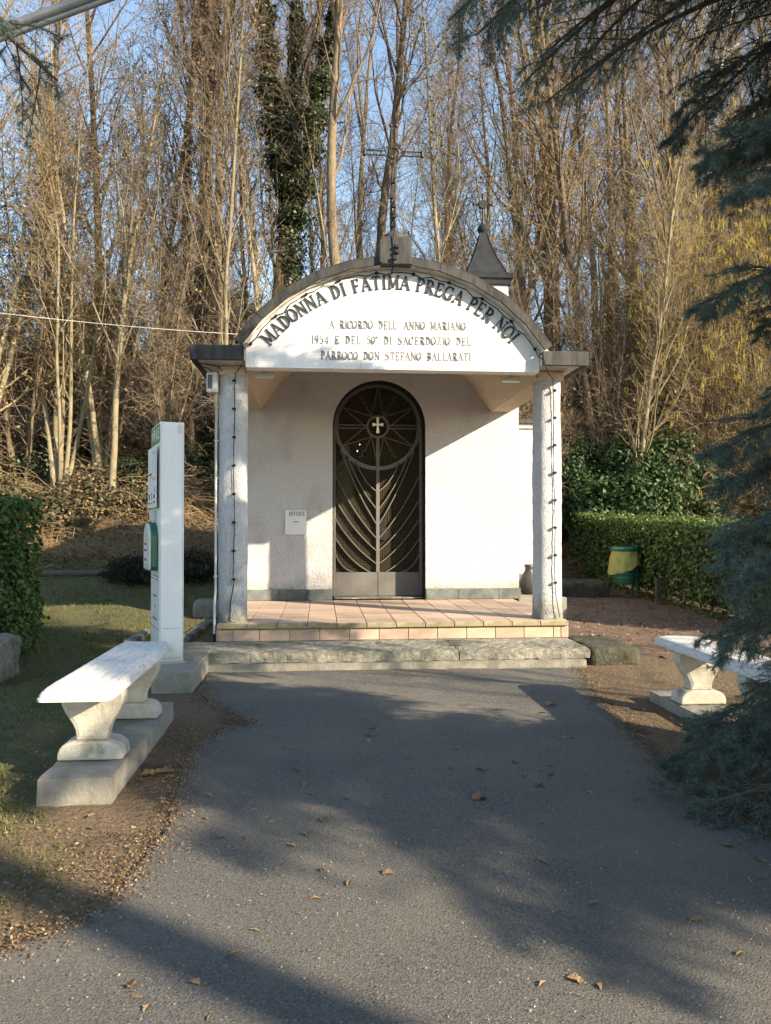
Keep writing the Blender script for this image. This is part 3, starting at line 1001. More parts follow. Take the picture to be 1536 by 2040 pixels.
for a in (90, 270, 29, 151, 209, 331):
    d = MB()
    for s in (-1, 1):
        flatbar(d, [pol(a + s * 33, 0.17), pol(a, 0.62)], 0.012, yd + 0.004, yd + 0.02)
    d.build('ray', 'door', door)
for a, s in ((60, 1), (120, -1), (240, 1), (300, -1)):
    d = MB()
    pts = [pol(a, 0.17), pol(a, 0.34), pol(a + s * 2.5, 0.40), pol(a - s * 2.5, 0.45), pol(a + s * 2.5, 0.51), pol(a - s * 2, 0.555)]
    flatbar(d, pts, 0.011, yd + 0.004, yd + 0.02)
    d.build('wavy_ray', 'door', door)
veins = [(0.33, 2.455, 0, 2.0), (0.47, 2.56, 0, 1.72), (0.60, 2.74, 0, 1.48), (0.64, 2.24, 0, 1.27), (0.64, 1.88, 0, 1.085), (0.64, 1.58, 0, 0.89), (0.64, 1.29, 0.12, 0.775), (0.64, 1.05, 0.37, 0.775)]
for s in (-1, 1):
    for x0, z0, x1, z1 in veins:
        d = MB()
        pts = []
        for i in range(13):
            t = i / 12
            bx = 0.5 * (x0 + x1) + 0.045
            bz = 0.5 * (z0 + z1) - 0.10
            x = (1 - t) ** 2 * x0 + 2 * t * (1 - t) * bx + t * t * x1
            z = (1 - t) ** 2 * z0 + 2 * t * (1 - t) * bz + t * t * z1
            pts.append((DX + s * x, z))
        flatbar(d, pts, 0.014, yd - 0.004, yd + 0.04)
        d.build('curved_bar', 'door', door)
    d = MB().box(DX + min(s * 0.64, s * 0.004), DX + max(s * 0.64, s * 0.004), yd, yd + 0.045, 0.412, 0.772)
    d.build('kick_panel', 'door', door, bevel=0.004)
wm = MB()
for x in np.arange(DX - 0.64, DX + 0.641, 0.026):
    hz = RZ + math.sqrt(max(0.64 ** 2 - (x - DX) ** 2, 0))
    wm.box(x - 0.0018, x + 0.0018, yd + 0.052, yd + 0.056, 0.775, hz)
for z in np.arange(0.78, 3.62, 0.026):
    hw = 0.64 if z < RZ else math.sqrt(max(0.64 ** 2 - (z - RZ) ** 2, 0))
    wm.box(DX - hw, DX + hw, yd + 0.057, yd + 0.061, z - 0.0018, z + 0.0018)
wm.build('wire_mesh', 'mesh', door, kind='stuff')
# lock case and cross in the hub
MB().box(DX + 0.035, DX + 0.125, yd + 0.005, yd + 0.05, 1.26, 1.60).build('lock_case', 'dark_metal', door, bevel=0.004)
hc = MB()
for a, l in ((90, 0.112), (270, 0.13), (0, 0.085), (180, 0.085)):
    c1, s1 = math.cos(R(a)), math.sin(R(a))
    zo = RZ + 0.03
    pts = [(0.0, -0.012), (l, -0.024), (l, 0.024), (0.0, 0.012)]
    hc.prism([(DX + p * c1 - q * s1, zo + p * s1 + q * c1) for p, q in pts], yd - 0.012 - 0.001 * (a // 90), yd + 0.004)
hc.build('hub_cross', 'silver', door)
# plinth slabs
for x0, x1 in ((-1.322, -0.62), (-0.615, -0.22), (-0.215, 0.165), (1.565, 2.05), (2.055, 2.66), (2.665, 2.998)):
    MB().box(x0, x1, 11.372, 11.399, 0.386, 0.545).build('plinth_slab', 'plinth', chapel, bevel=0.004)
# porch platform: grout bed, floor tiles, nosing, riser tiles
pf = MB().box(-1.165, 2.875, 8.79, 11.399, 0.02, 0.372).build('porch_floor', 'grout', chapel)
tile_me = {}


def tile_mesh(w, d_, h_):
    k = (round(w, 3), round(d_, 3), round(h_, 3))
    if k not in tile_me:
        b = MB()
        e = 0.004
        b.box(-w / 2, w / 2, -d_ / 2, d_ / 2, 0, h_ - e)
        b.f.pop(1)
        n = len(b.v)
        b.v += [(-w / 2 + e, -d_ / 2 + e, h_), (w / 2 - e, -d_ / 2 + e, h_), (w / 2 - e, d_ / 2 - e, h_), (-w / 2 + e, d_ / 2 - e, h_)]
        b.f += [(n, n + 1, n + 2, n + 3)] + [(4 + i, 4 + (i + 1) % 4, n + (i + 1) % 4, n + i) for i in range(4)]
        me = bpy.data.meshes.new('tile')
        me.from_pydata(b.v, [], b.f)
        me.materials.append(M['tile'])
        tile_me[k] = me
    return tile_me[k]


nx, ny = 12, 7
tw_, td_ = (2.875 + 1.165) / nx, (11.37 - 8.80) / ny
for i in range(nx):
    for j in range(ny):
        o = link('tile', tile_mesh(tw_ - 0.008, td_ - 0.008, 0.012), pf)
        o.location = (-1.165 + (i + 0.5) * tw_, 8.80 + (j + 0.5) * td_, 0.3715 + random.uniform(-0.0008, 0.0008))
for i in range(nx):
    w = MB().box(-tw_ / 2 + 0.003, tw_ / 2 - 0.003, -0.028, 0.028, -0.058, 0.0)
    o = w.build('nosing', 'nosing', pf, bevel=0.010, segs=3)
    o.location = (-1.165 + (i + 0.5) * tw_, 8.772, 0.382 + random.uniform(-0.0015, 0.0015))
rx = [-1.165, -0.985, -0.69]
rx += [-0.69 + 0.338 * k for k in range(1, 10)] + [2.70, 2.79, 2.875]
for a, b_ in zip(rx[:-1], rx[1:]):
    w = b_ - a - 0.007
    o = link('tile', tile_mesh(w, 0.132, 0.012), pf)
    o.rotation_euler = (R(90), 0, 0)
    o.location = ((a + b_) / 2, 8.790, 0.250 + random.uniform(-0.001, 0.001))
for k in range(7):
    o = link('tile', tile_mesh(0.36, 0.132, 0.012), pf)
    o.rotation_euler = (R(90), 0, R(90))
    o.location = (2.875, 8.98 + k * 0.367, 0.250)
    o = link('tile', tile_mesh(0.36, 0.132, 0.012), pf)
    o.rotation_euler = (R(90), 0, R(-90))
    o.location = (-1.165, 8.98 + k * 0.367, 0.250)


# ------------------------------------------------------------------ stone step in front of the porch
def rough_block(x0, x1, y0, y1, z0, z1, amp, g, nx_=None, rnd=0.03):
    """block with rounded, uneven edges"""
    sx, sy, sz = x1 - x0, y1 - y0, z1 - z0
    st = 0.06
    n = [max(2, int(round(s / st))) for s in (sx, sy, max(sz, 0.12))]
    vid, vs, fs = {}, [], []

    def vert(i, j, k):
        if (i, j, k) not in vid:
            p = np.array([x0 + sx * i / n[0], y0 + sy * j / n[1], z0 + sz * k / n[2]])
            ctr = np.array([(x0 + x1) / 2, (y0 + y1) / 2, (z0 + z1) / 2])
            hs = np.array([sx, sy, sz]) / 2
            inner = np.clip(p - ctr, -(hs - rnd), hs - rnd)
            q = p - ctr - inner
            l = np.linalg.norm(q)
            if l > 1e-6:
                q = q / l * min(rnd, l)
            p = ctr + inner + q + g.normal(size=3) * amp
            vid[(i, j, k)] = len(vs)
            vs.append(tuple(p))
        return vid[(i, j, k)]
    for i in range(n[0]):
        for j in range(n[1]):
            fs.append((vert(i, j, n[2]), vert(i + 1, j, n[2]), vert(i + 1, j + 1, n[2]), vert(i, j + 1, n[2])))
            fs.append((vert(i, j, 0), vert(i, j + 1, 0), vert(i + 1, j + 1, 0), vert(i + 1, j, 0)))
    for i in range(n[0]):
        for k in range(n[2]):
            fs.append((vert(i, 0, k), vert(i + 1, 0, k), vert(i + 1, 0, k + 1), vert(i, 0, k + 1)))
            fs.append((vert(i, n[1], k), vert(i, n[1], k + 1), vert(i + 1, n[1], k + 1), vert(i + 1, n[1], k)))
    for j in range(n[1]):
        for k in range(n[2]):
            fs.append((vert(0, j, k), vert(0, j, k + 1), vert(0, j + 1, k + 1), vert(0, j + 1, k)))
            fs.append((vert(n[0], j, k), vert(n[0], j + 1, k), vert(n[0], j + 1, k + 1), vert(n[0], j, k + 1)))
    return MB().add(vs, fs)


step_t = empty('stone_step', (0.9, 8.3, 0), 'long weathered granite step along the front of the porch', 'step')
for k, (x0, x1) in enumerate(((-1.55, 1.448), (1.452, 2.865))):
    rough_block(x0, x1, 7.98 + 0.012 * (k % 2), 8.785, 0.075, 0.182 - 0.003 * (k % 2), 0.0035, rng, rnd=0.010).build('slab', 'granite', step_t)
rough_block(-1.2, 2.80, 7.93, 8.7, -0.05, 0.074, 0.002, rng, rnd=0.008).build('footing', 'concrete', step_t)
tag(rough_block(2.875, 3.44, 8.02, 9.0, -0.05, 0.175, 0.008, rng, rnd=0.04).build('mossy_block', 'mossy', smooth=True), 'mossy stone block with shade in its dark colour at the right end of the granite step', 'stone block')
tag(rough_block(3.6, 5.55, 14.35, 15.2, 0.05, 0.40, 0.012, rng, rnd=0.06).build('mossy_slab', 'mossy', smooth=True), 'low mossy green slab on the red gravel beside the hedge', 'stone slab')

# ------------------------------------------------------------------ things fixed to the chapel
# porch lamps
for x in (-0.66, 2.26):
    t = empty('porch_lamp', (x, 9.0, 3.2), 'slim white tube lamp housing under the porch ceiling', 'lamp', 'tube lamps under the porch')
    MB().box(x - 0.11, x + 0.11, 8.95, 9.05, 3.215, 3.262).build('housing', 'plastic', t, bevel=0.008)
    MB().box(x - 0.10, x + 0.10, 8.96, 9.04, 3.205, 3.216).build('diffuser', 'case_grey', t, bevel=0.004)
    MB().box(x - 0.02, x + 0.02, 8.97, 9.03, 3.2615, 3.70).build('bracket', 'plastic', t)

# meter box and conduit on the left column
t = empty('electric_box', (-1.22, 8.9, 3.0), 'white electric box with smoked window at the top of the left column', 'electric box')
b = MB()
b.box(-1.30, -1.172, 8.83, 8.97, 3.0, 3.235)
b.build('case', 'plastic', t, bevel=0.02, segs=3)
MB().box(-1.285, -1.235, 8.818, 8.831, 3.045, 3.20).build('window', 'smoked', t, bevel=0.006)
MB().box(-1.23, -1.185, 8.822, 8.831, 3.03, 3.215).build('hinged_cover', 'plastic', t, bevel=0.004)
t = tag(MB().tube([(-1.195, 8.90, 3.0), (-1.198, 8.90, 2.0), (-1.196, 8.895, 0.75), (-1.205, 8.88, 0.60), (-1.205, 8.88, 0.25)], 0.014, 8).build('conduit_pipe', 'plastic', smooth=True), 'pale grey conduit running down the outer edge of the left column', 'pipe')
MB().tube([(-1.205, 8.88, 0.26), (-1.205, 8.88, 0.17)], 0.019, 8).build('pipe_shoe', 'dark_metal', t)
for z in (2.45, 1.5, 0.9):
    MB().box(-1.218, -1.170, 8.885, 8.915, z, z + 0.018).build('clip', 'plastic', t)
t = tag(MB().tube([(-1.22, 8.88, 3.23), (-1.28, 8.80, 3.27), (-1.36, 8.72, 3.27), (-1.40, 8.66, 3.285), (-1.30, 8.62, 3.285), (-1.15, 8.75, 3.28), (-1.12, 8.86, 3.24), (-1.2, 8.88, 3.235)], 0.006, 6).build('loose_cable', 'cable'), 'loose black cable looped above the white electric box', 'cable')

# offertory plate
t = empty('offering_box', (-0.37, 11.38, 1.35), 'white steel offering plate with a slot set in the wall left of the door', 'offering box')
MB().box(-0.525, -0.215, 11.372, 11.398, 1.352, 1.715).build('plate', 'white_sheet', t, bevel=0.006)
MB().box(-0.41, -0.33, 11.369, 11.3715, 1.536, 1.545).build('slot', 'dark_metal', t)
hh = 0.062
x = -0.465
for ch in 'OFFERTE':
    me, w_ = glyph_mesh(ch, hh, 0.001, 'letter', False, 0.62)
    o = link('letter', me, t)
    o.matrix_parent_inverse = Matrix.Translation(-Vector(t.location))
    o.location = (x + w_ / 2, 11.3718, 1.628)
    x += w_ + 0.004

# string of lights
sl = empty('string_light', (0.83, 8.6, 3.3), 'black string of outdoor lights clipped round the arch and down both columns', 'string light')
pathL = [(-1.03, 8.832, 0.40), (-1.02, 8.825, 0.62), (-0.985, 8.825, 0.8)] + [(-0.985 + 0.006 * math.sin(z * 5), 8.822, z) for z in np.arange(0.95, 3.2, 0.15)] + [(-0.97, 8.80, 3.22), (-0.90, 8.66, 3.26), (-0.862, 8.60, 3.30), (-0.86, 8.475, 3.34), (-0.865, 8.47, 3.46), (-0.84, 8.52, 3.49), (-0.80, 8.60, 3.505)]
angs = np.linspace(-55, 55, 19)
archp = []
for i, a in enumerate(angs):
    archp.append((CX + 1.975 * math.sin(R(a)), 8.604, 2.38 + 1.975 * math.cos(R(a))))
    if i < len(angs) - 1:
        am = (a + angs[i + 1]) / 2
        rr = 1.955 + 0.02 * math.sin(i * 2.3)
        archp.append((CX + rr * math.sin(R(am)), 8.606, 2.38 + rr * math.cos(R(am))))
pathR = [(2.48, 8.60, 3.42), (2.515, 8.47, 3.36), (2.53, 8.49, 3.30), (2.60, 8.62, 3.25), (2.715, 8.80, 3.2)] + [(2.72 + 0.02 * (3.1 - z) / 2.6 + 0.006 * math.sin(z * 5), 8.822 - 0.004 * (3.1 - z), z) for z in np.arange(3.1, 0.7, -0.15)] + [(2.75, 8.80, 0.6), (2.78, 8.79, 0.42)]
MB().tube(pathL + archp + pathR, 0.0055, 6).build('cable', 'cable', sl)
sock = []
for z in np.arange(0.62, 3.1, 0.322):
    sock.append((-0.983, 8.805, z + 0.26, 0))
    sock.append((2.735, 8.80, z + 0.2, 0))
for a in angs[::2]:
    sock.append((CX + 1.967 * math.sin(R(a)), 8.596, 2.38 + 1.967 * math.cos(R(a)), a))
for x, y, z, a in sock:
    b = MB()
    b.box(-0.025, 0.020, -0.012, 0.012, -0.010, 0.010)
    b.box(-0.010, 0.010, -0.016, 0.016, -0.017, 0.017)
    o = b.build('lamp_socket', 'cable', sl, bevel=0.004)
    o.location = (x, y, z)
    o.rotation_euler = (0, R(a), 0)
# cable up the gable cross
t = tag(MB().tube([(0.79, 8.60, 4.34), (0.80, 8.43, 4.40), (0.815, 8.42, 4.55), (0.80, 8.42, 4.70), (0.82, 8.50, 4.85)] + [(0.82 + 0.02 * math.sin(z * 9), 8.64, z) for z in np.arange(4.95, 5.7, 0.12)], 0.008, 6).build('cross_cable', 'cable'), 'black cable with light sockets tied up the iron cross on the gable', 'cable')
for z in (4.45, 4.52, 4.58, 4.9, 5.0, 5.12, 5.22, 5.4):
    b = MB().box(-0.022, 0.022, -0.02, 0.02, -0.018, 0.018).build('lamp_socket', 'cable', t, bevel=0.004)
    b.location = (0.81 + random.uniform(-0.03, 0.03), 8.415 if z < 4.7 else 8.635, z)

# things inside the chapel
al = empty('altar', (0.6, 14.2, 0.385), 'plain stone altar block in the dim chapel behind the door', 'altar')
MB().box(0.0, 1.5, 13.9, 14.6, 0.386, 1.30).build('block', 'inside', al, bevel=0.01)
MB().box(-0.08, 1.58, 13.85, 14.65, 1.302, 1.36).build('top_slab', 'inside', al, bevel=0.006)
st_ = empty('statue', (0.45, 14.3, 1.362), 'pale robed statue standing on the altar inside the dark chapel', 'statue')
prof = [(0.17, 0.0), (0.18, 0.06), (0.15, 0.09), (0.16, 0.14), (0.185, 0.4), (0.17, 0.75), (0.15, 1.0), (0.19, 1.12), (0.17, 1.25), (0.075, 1.33), (0.06, 1.36), (0.085, 1.42), (0.10, 1.50), (0.085, 1.58), (0.03, 1.63)]
MB().lathe(prof, (0.45, 14.3, 1.362), 18).build('figure', 'statue', st_, smooth=True)
MB().tube([(0.34, 14.15, 2.40), (0.42, 14.06, 2.52), (0.45, 14.05, 2.60)], [0.05, 0.04, 0.03], 8).build('joined_hands', 'statue', st_, smooth=True)
halo = empty('halo', (0.45, 14.3, 2.9), 'ring of tiny lit white lamps above the statue behind the door grille', 'halo')
for a in (150, 132, 168, 186, 204, 222, 100, -10, -35):
    MB().lathe([(0.002, -0.009), (0.008, -0.004), (0.008, 0.004), (0.002, 0.009)], (0.45 + 0.26 * math.cos(R(a)), 14.06, 3.02 + 0.30 * math.sin(R(a))), 8).build('lamp', 'lit', halo)
MB().tube([(0.45 + 0.26 * math.cos(R(a)), 14.085, 3.02 + 0.30 * math.sin(R(a))) for a in range(-40, 321, 15)], 0.006, 5).build('ring', 'dark_metal', halo)

# clay vase beside the right corner
v = MB().lathe([(0.10, 0.0), (0.14, 0.03), (0.17, 0.12), (0.165, 0.20), (0.12, 0.30), (0.075, 0.37), (0.065, 0.42), (0.085, 0.47), (0.075, 0.475), (0.05, 0.43)], (3.33, 12.1, 0.385), 24)
tag(v.build('vase', 'clay', smooth=True), 'dark round-bellied vase standing by the right corner of the wall', 'vase')
b = MB().box(3.0, 3.75, 11.5, 13.2, -0.05, 0.384)
tag(b.build('concrete_ledge', 'concrete', bevel=0.01), 'low concrete ledge carrying the dark vase beside the chapel wall', 'ledge')

# overhead service wire
pts = []
A_, B_ = np.array([-9.0, 6.5, 4.25]), np.array([-0.97, 10.4, 4.05])
for i in range(25):
    t_ = i / 24
    p = A_ + (B_ - A_) * t_
    pts.append((p[0], p[1], p[2] - 0.22 * 4 * t_ * (1 - t_) + 0.0))
tag(MB().tube(pts, 0.004, 6).build('overhead_wire', 'white_cable'), 'thin pale overhead wire running from the chapel roof through the trees', 'wire')

# ------------------------------------------------------------------ defibrillator totem
tot_l = Vector((-1.502, 7.36, 0.2))
tm = empty('defibrillator_totem', (-1.36, 7.5, 0.2), 'tall white steel defibrillator post with green header on its narrow side', 'totem')
A2 = np.array([-1.508, 7.36])
ux = np.array([0.866 * 1, 0.5 * 0.44])
ux = ux / np.linalg.norm(ux)
uy = np.array([-0.21, 0.60])
uy = uy / np.linalg.norm(uy)
ux = np.array([uy[1], -uy[0]])
W_, D_ = 0.222, 0.62


def tpt(a, b):
    p = A2 + ux * a + uy * b
    return (float(p[0]), float(p[1]))


def tbox(a0, a1, b0, b1, z0, z1):
    return MB().prism_z([tpt(a0, b0), tpt(a1, b0), tpt(a1, b1), tpt(a0, b1)], z0, z1)


body = tbox(0, W_, 0, D_, 0.205, 2.47).build('body', 'white_sheet', tm, bevel=0.006)
tbox(-0.03, W_ + 0.03, -0.03, D_ + 0.03, 0.196, 0.2045).build('base_plate', 'galv', tm)
tbox(0.03, W_ - 0.03, -0.003, 0.004, 0.24, 0.52).build('hatch', 'white_sheet', tm, bevel=0.003)
for z in (0.237, 0.521):
    tbox(0.028, W_ - 0.028, -0.0015, 0.004, z, z + 0.003).build('hatch_joint', 'print_grey', tm)
MB().lathe([(0.012, 0), (0.012, 0.02)], (tpt(0.06, -0.008)[0], tpt(0.06, -0.008)[1], 0.36), 10).build('hatch_lock', 'galv', tm)
tbox(-0.004, 0.003, 0.01, D_ - 0.01, 2.28, 2.455).build('header_panel', 'green_panel', tm)
sg = tbox(-0.035, -0.027, 0.02, D_ - 0.02, 1.66, 2.25).build('info_panel', 'print_white', tm, bevel=0.003)
for a, b0, b1, z0, z1, m_ in ((-0.0362, 0.03, 0.25, 1.93, 2.20, 'print_pink'), (-0.0366, 0.05, 0.23, 1.95, 2.18, 'print_white'), (-0.0362, 0.3, 0.56, 1.98, 2.0, 'print_grey'), (-0.0362, 0.28, 0.44, 1.955, 1.962, 'print_grey'), (-0.0362, 0.04, 0.13, 1.80, 1.86, 'print_pink'),
                               (-0.0362, 0.45, 0.53, 1.745, 1.80, 'print_grey'), (-0.0362, 0.30, 0.34, 1.74, 1.81, 'print_grey'), (-0.0362, 0.08, 0.2, 1.75, 1.79, 'print_red'), (-0.0362, 0.45, 0.54, 1.70, 1.72, 'print_grey'), (-0.0362, 0.27, 0.37, 1.70, 1.71, 'print_grey'), (-0.0362, 0.07, 0.2, 1.705, 1.725, 'print_grey')):
    tbox(a, -0.0352, b0, b1, z0, z1).build('print', m_, sg)
for z in (0.50, 0.97, 1.0):
    tbox(-0.0012, 0.003, 0.01, D_ - 0.01, z, z + 0.006).build('seam', 'print_grey', tm)
for z, b0, b1 in ((0.80, 0.2, 0.44), (0.70, 0.28, 0.34), (0.58, 0.16, 0.46), (0.63, 0.29, 0.33)):
    tbox(-0.001, 0.003, b0, b1, z, z + 0.018).build('print', 'print_grey', tm)
for a in (0.008, W_ - 0.012):
    tbox(a, a + 0.0015, -0.0012, 0.003, 0.23, 2.44).build('seam', 'print_grey', tm)
# header lettering and heart on the narrow side
ang_side = math.atan2(-uy[1], -uy[0])
for ch, bpos in (('D', 0.34), ('A', 0.20), ('E', 0.07)):
    me, w_ = glyph_mesh(ch, 0.115, 0.001, 'print_white', False, 1.0)
    o = link('letter', me, tm)
    p = tpt(-0.0046, bpos)
    o.rotation_euler = (0, 0, ang_side)
    o.location = (p[0], p[1], 2.31)
hp = []
for i in range(40):
    a = 2 * math.pi * i / 40
    hp.append((16 * math.sin(a) ** 3 / 16 * 0.055, (13 * math.cos(a) - 5 * math.cos(2 * a) - 2 * math.cos(3 * a) - math.cos(4 * a)) / 16 * 0.055))
hp.reverse()
hm = MB().prism(hp, -0.001, 0.002).build('heart', 'print_white', tm)
p = tpt(-0.0046, 0.49)
hm.rotation_euler = (0, 0, ang_side)
hm.location = (p[0], p[1], 2.37)
hb = MB().prism([(0.006, 0.04), (-0.018, -0.006), (-0.003, -0.006), (-0.01, -0.045), (0.018, 0.008), (0.003, 0.008)], -0.0025, 0.0).build('bolt', 'green_panel', tm)
hb.rotation_euler = (0, 0, ang_side)
hb.location = hm.location
# defibrillator case hanging on the narrow side
cs = empty('defibrillator_case', tpt(0, 0.3) + (1.1,), 'rounded green and grey defibrillator case mounted on the white post', 'defibrillator')
n = 18


def case_profile(a0, b_, z0, z1, rr):
    return None


cpts = []
for i in range(n + 1):
    a = math.pi * i / n
    cpts.append((0.30 + 0.20 * math.cos(a), 1.36 + 0.16 * math.sin(a)))
cpts = [(0.48, 1.06), (0.50, 1.10)] + cpts + [(0.10, 1.10), (0.12, 1.06)]


def case_part(sc, a0, a1, name, m_):
    vs = []
    for a in (a0, a1):
        for b_, z in cpts:
            p = tpt(a, 0.30 + (b_ - 0.30) * sc)
            vs.append((p[0], p[1], 1.28 + (z - 1.28) * sc))
    k = len(cpts)
    fs = [tuple(range(k)), tuple(range(2 * k - 1, k - 1, -1))] + [(i, i + k, (i + 1) % k + k, (i + 1) % k) for i in range(k)]
    return MB().add(vs, fs).build(name, m_, cs, bevel=0.01, segs=3)


case_part(1.0, -0.062, -0.001, 'back_shell', 'green_case')
case_part(0.98, -0.088, -0.0625, 'lid', 'case_grey')
tbox(-0.0915, -0.0885, 0.2, 0.40, 1.12, 1.34).build('label_panel', 'print_white', cs)
for z, m_ in ((1.30, 'print_grey'), (1.24, 'print_grey'), (1.15, 'print_red')):
    tbox(-0.0926, -0.0917, 0.22, 0.38, z, z + 0.025).build('print', m_, cs)
tbox(-0.05, -0.002, 0.25, 0.38, 1.53, 1.64).build('alarm_box', 'case_grey', tm, bevel=0.006)
# small bracket on the top corner
tbox(W_ - 0.05, W_ - 0.02, -0.008, -0.001, 2.37, 2.44).build('top_latch', 'galv', tm)
tag(MB().box(-1.50, -1.14, 6.97, 8.2, -0.05, 0.195).build('concrete_plinth', 'concrete', bevel=0.012), 'grey concrete plinth under the white defibrillator post', 'plinth')


# ------------------------------------------------------------------ benches
def bench(name, label, group):
    t = empty(name, (0, 0, 0), label, 'bench', group)
    # seat: rounded lip profile, plan slightly bowed
    ln, hw = 0.89, 0.205
    prof = [(0.0, 0.012), (-0.012, 0.0), (-0.012, 0.014), (0.0, 0.022), (0.004, 0.032), (0.02, 0.05), (0.05, 0.062)]
    vs, fs = [], []
    n = 72
    plan = []
    for k in range(n):
        a = 2 * math.pi * k / n + 0.02
        c_, s_ = math.cos(a), math.sin(a)
        ex = 2 / 13.0
        plan.append((math.copysign(abs(c_) ** ex, c_), math.copysign(abs(s_) ** ex, s_)))
    rows = [(0.02, 0.0), (0.0, 0.001), (0.0, 0.016), (0.008, 0.022), (0.008, 0.030), (0.016, 0.044), (0.034, 0.058), (0.06, 0.064)]
    for ins, z in rows:
        for px, py in plan:
            vs.append((px * (hw - ins), py * (ln - ins), 0.412 + z + 0.0015 * random.random()))
    m_ = len(rows)
    for i in range(m_ - 1):
        for k in range(n):
            fs.append((i * n + k, i * n + (k + 1) % n, (i + 1) * n + (k + 1) % n, (i + 1) * n + k))
    fs += [tuple(range(n - 1, -1, -1)), tuple((m_ - 1) * n + k for k in range(n))]
    MB().add(vs, fs).build('seat', 'seat', t, smooth=False)
    # legs: ogee vase profile in x, slab in y
    for yl in (-0.47, 0.47):
        half = [(0.158, 0.411), (0.174, 0.39), (0.180, 0.36), (0.174, 0.32), (0.152, 0.27), (0.118, 0.22), (0.095, 0.175), (0.087, 0.135), (0.090, 0.112)]
        pts = [(-x, z) for x, z in half[::-1]] + [(x, z) for x, z in half]
        pts = [(x, z) for x, z in half[::-1]] + [(-x, z) for x, z in half]
        lg = MB().prism(pts, yl - 0.058, yl + 0.058).build('leg', 'bench_leg', t, bevel=0.012, segs=2)
        inner = [(x * 0.80, 0.25 + (z - 0.25) * 0.84) for x, z in pts]
        MB().prism(inner, yl - 0.062, yl - 0.0585).build('panel', 'bench_leg', lg, bevel=0.003)
        # foot: rounded block
        fp = []
        for i in range(13):
            a = math.pi * i / 12
            fp.append((0.185 * math.copysign(abs(math.cos(a)) ** 0.45, math.cos(a)), 0.005 + 0.108 * math.sin(a) ** 0.75))
        MB().prism(fp, yl - 0.095, yl + 0.095).build('foot', 'bench_leg', lg, bevel=0.012, segs=2)
    return t


b1 = bench('stone_bench', 'white cast-stone bench in front of the defibrillator post', 'pair of cast-stone benches')
b2 = copy_tree(b1)
b1.location = (-1.325, 5.13, 0.138)
b2.location = (2.985, 5.42, 0.088)
b2['label'] = 'white cast-stone bench half hidden behind the blue-green cedar'
tag(rough_block(-1.515, -1.125, 4.27, 6.05, -0.05, 0.138, 0.0012, rng, rnd=0.008).build('bench_slab', 'concrete'), 'grey concrete slab under the bench by the defibrillator post', 'slab')
tag(rough_block(2.79, 3.20, 4.5, 6.36, -0.05, 0.088, 0.0012, rng, rnd=0.008).build('bench_slab', 'concrete'), 'thin concrete slab under the bench beside the cedar', 'slab')

# loose stones and kerbs on the left
tag(rough_block(-3.9, -3.02, 7.35, 8.1, -0.1, 0.40, 0.01, rng, rnd=0.04).build('stone_planter', 'granite', smooth=True), 'yellowish stone block at the foot of the clipped hedge', 'stone block')
for x, y, lx, ly, a, lb in ((-2.37, 10.2, 0.14, 1.15, 2, 'low grey kerb stone in the lawn beside the white post'), (-1.70, 10.9, 0.16, 1.9, -3, 'long pale kerb stone running beside the porch')):
    o = rough_block(-lx / 2, lx / 2, -ly / 2, ly / 2, -0.08, 0.07, 0.006, rng, rnd=0.02).build('kerb_stone', 'granite', smooth=True)
    o.location = (x, y, 0)
    o.rotation_euler = (0, 0, R(a))
    tag(o, lb, 'kerb stone')
tag(rough_block(-1.95, -1.36, 11.95, 12.5, -0.05, 0.32, 0.004, rng, rnd=0.02).build('concrete_block', 'concrete', smooth=True), 'pale concrete block behind the left column', 'concrete block')
tl = MB().tube([(-9.5, 16.1, 0.50), (-7, 16.0, 0.50), (-4.4, 16.02, 0.52), (-1.6, 16.05, 0.53)], [0.07, 0.075, 0.07, 0.065], 10).build('timber_edging', 'timber', smooth=True)
tag(tl, 'dark round timber log edging the lawn below the wooded bank', 'log')

# ------------------------------------------------------------------ litter bin
bn = empty('litter_bin', (5.85, 14.4, 0.2), 'green litter bin with a yellow bag hanging in front of the hedge', 'litter bin')
bx_, by_, bz_ = 5.82, 14.35, 0.36
MB().lathe([(0.17, 0.0), (0.19, 0.02), (0.20, 0.10), (0.215, 0.40), (0.225, 0.66)], (bx_, by_, bz_), 28).build('body', 'bin_green', bn, smooth=True)
for z in (0.10, 0.17, 0.24):
    MB().lathe([(0.206, z), (0.216, z + 0.01), (0.217, z + 0.025), (0.208, z + 0.035)], (bx_, by_, bz_), 28).build('rib', 'bin_green', bn, smooth=True)
MB().lathe([(0.243, 0.63), (0.258, 0.635), (0.262, 0.70), (0.252, 0.715), (0.22, 0.715)], (bx_, by_, bz_), 28).build('rim', 'bin_green', bn, smooth=True)
vs, fs = [], []
n, mz = 48, 12
for j in range(mz + 1):
    t_ = j / mz
    for k in range(n):
        a = 2 * math.pi * k / n
        low = 0.20 + 0.17 * max(0, math.cos(a + 0.6)) + 0.02 * math.sin(5 * a)
        z = 0.64 - t_ * (0.64 - low)
        rr = 0.238 + 0.055 * t_ + 0.010 * math.sin(13 * a + 2) * t_ + 0.008 * math.sin(7 * a + 4 * t_) + (0.03 * t_ if math.cos(a - 2.6) > 0.3 else 0)
        vs.append((bx_ + rr * math.cos(a), by_ + rr * math.sin(a), bz_ + z))
for j in range(mz):
    for k in range(n):
        fs.append((j * n + k, (j + 1) * n + k, (j + 1) * n + (k + 1) % n, j * n + (k + 1) % n))
MB().add(vs, fs).build('bag', 'bag', bn, smooth=True)
MB().tube([(6.08, 14.4, 0.1), (6.08, 14.4, 1.1)], 0.025, 8).build('post', 'bin_green', bn)
MB().box(6.0, 6.07, 14.34, 14.42, 0.82, 0.90).build('bracket', 'bin_green', bn)
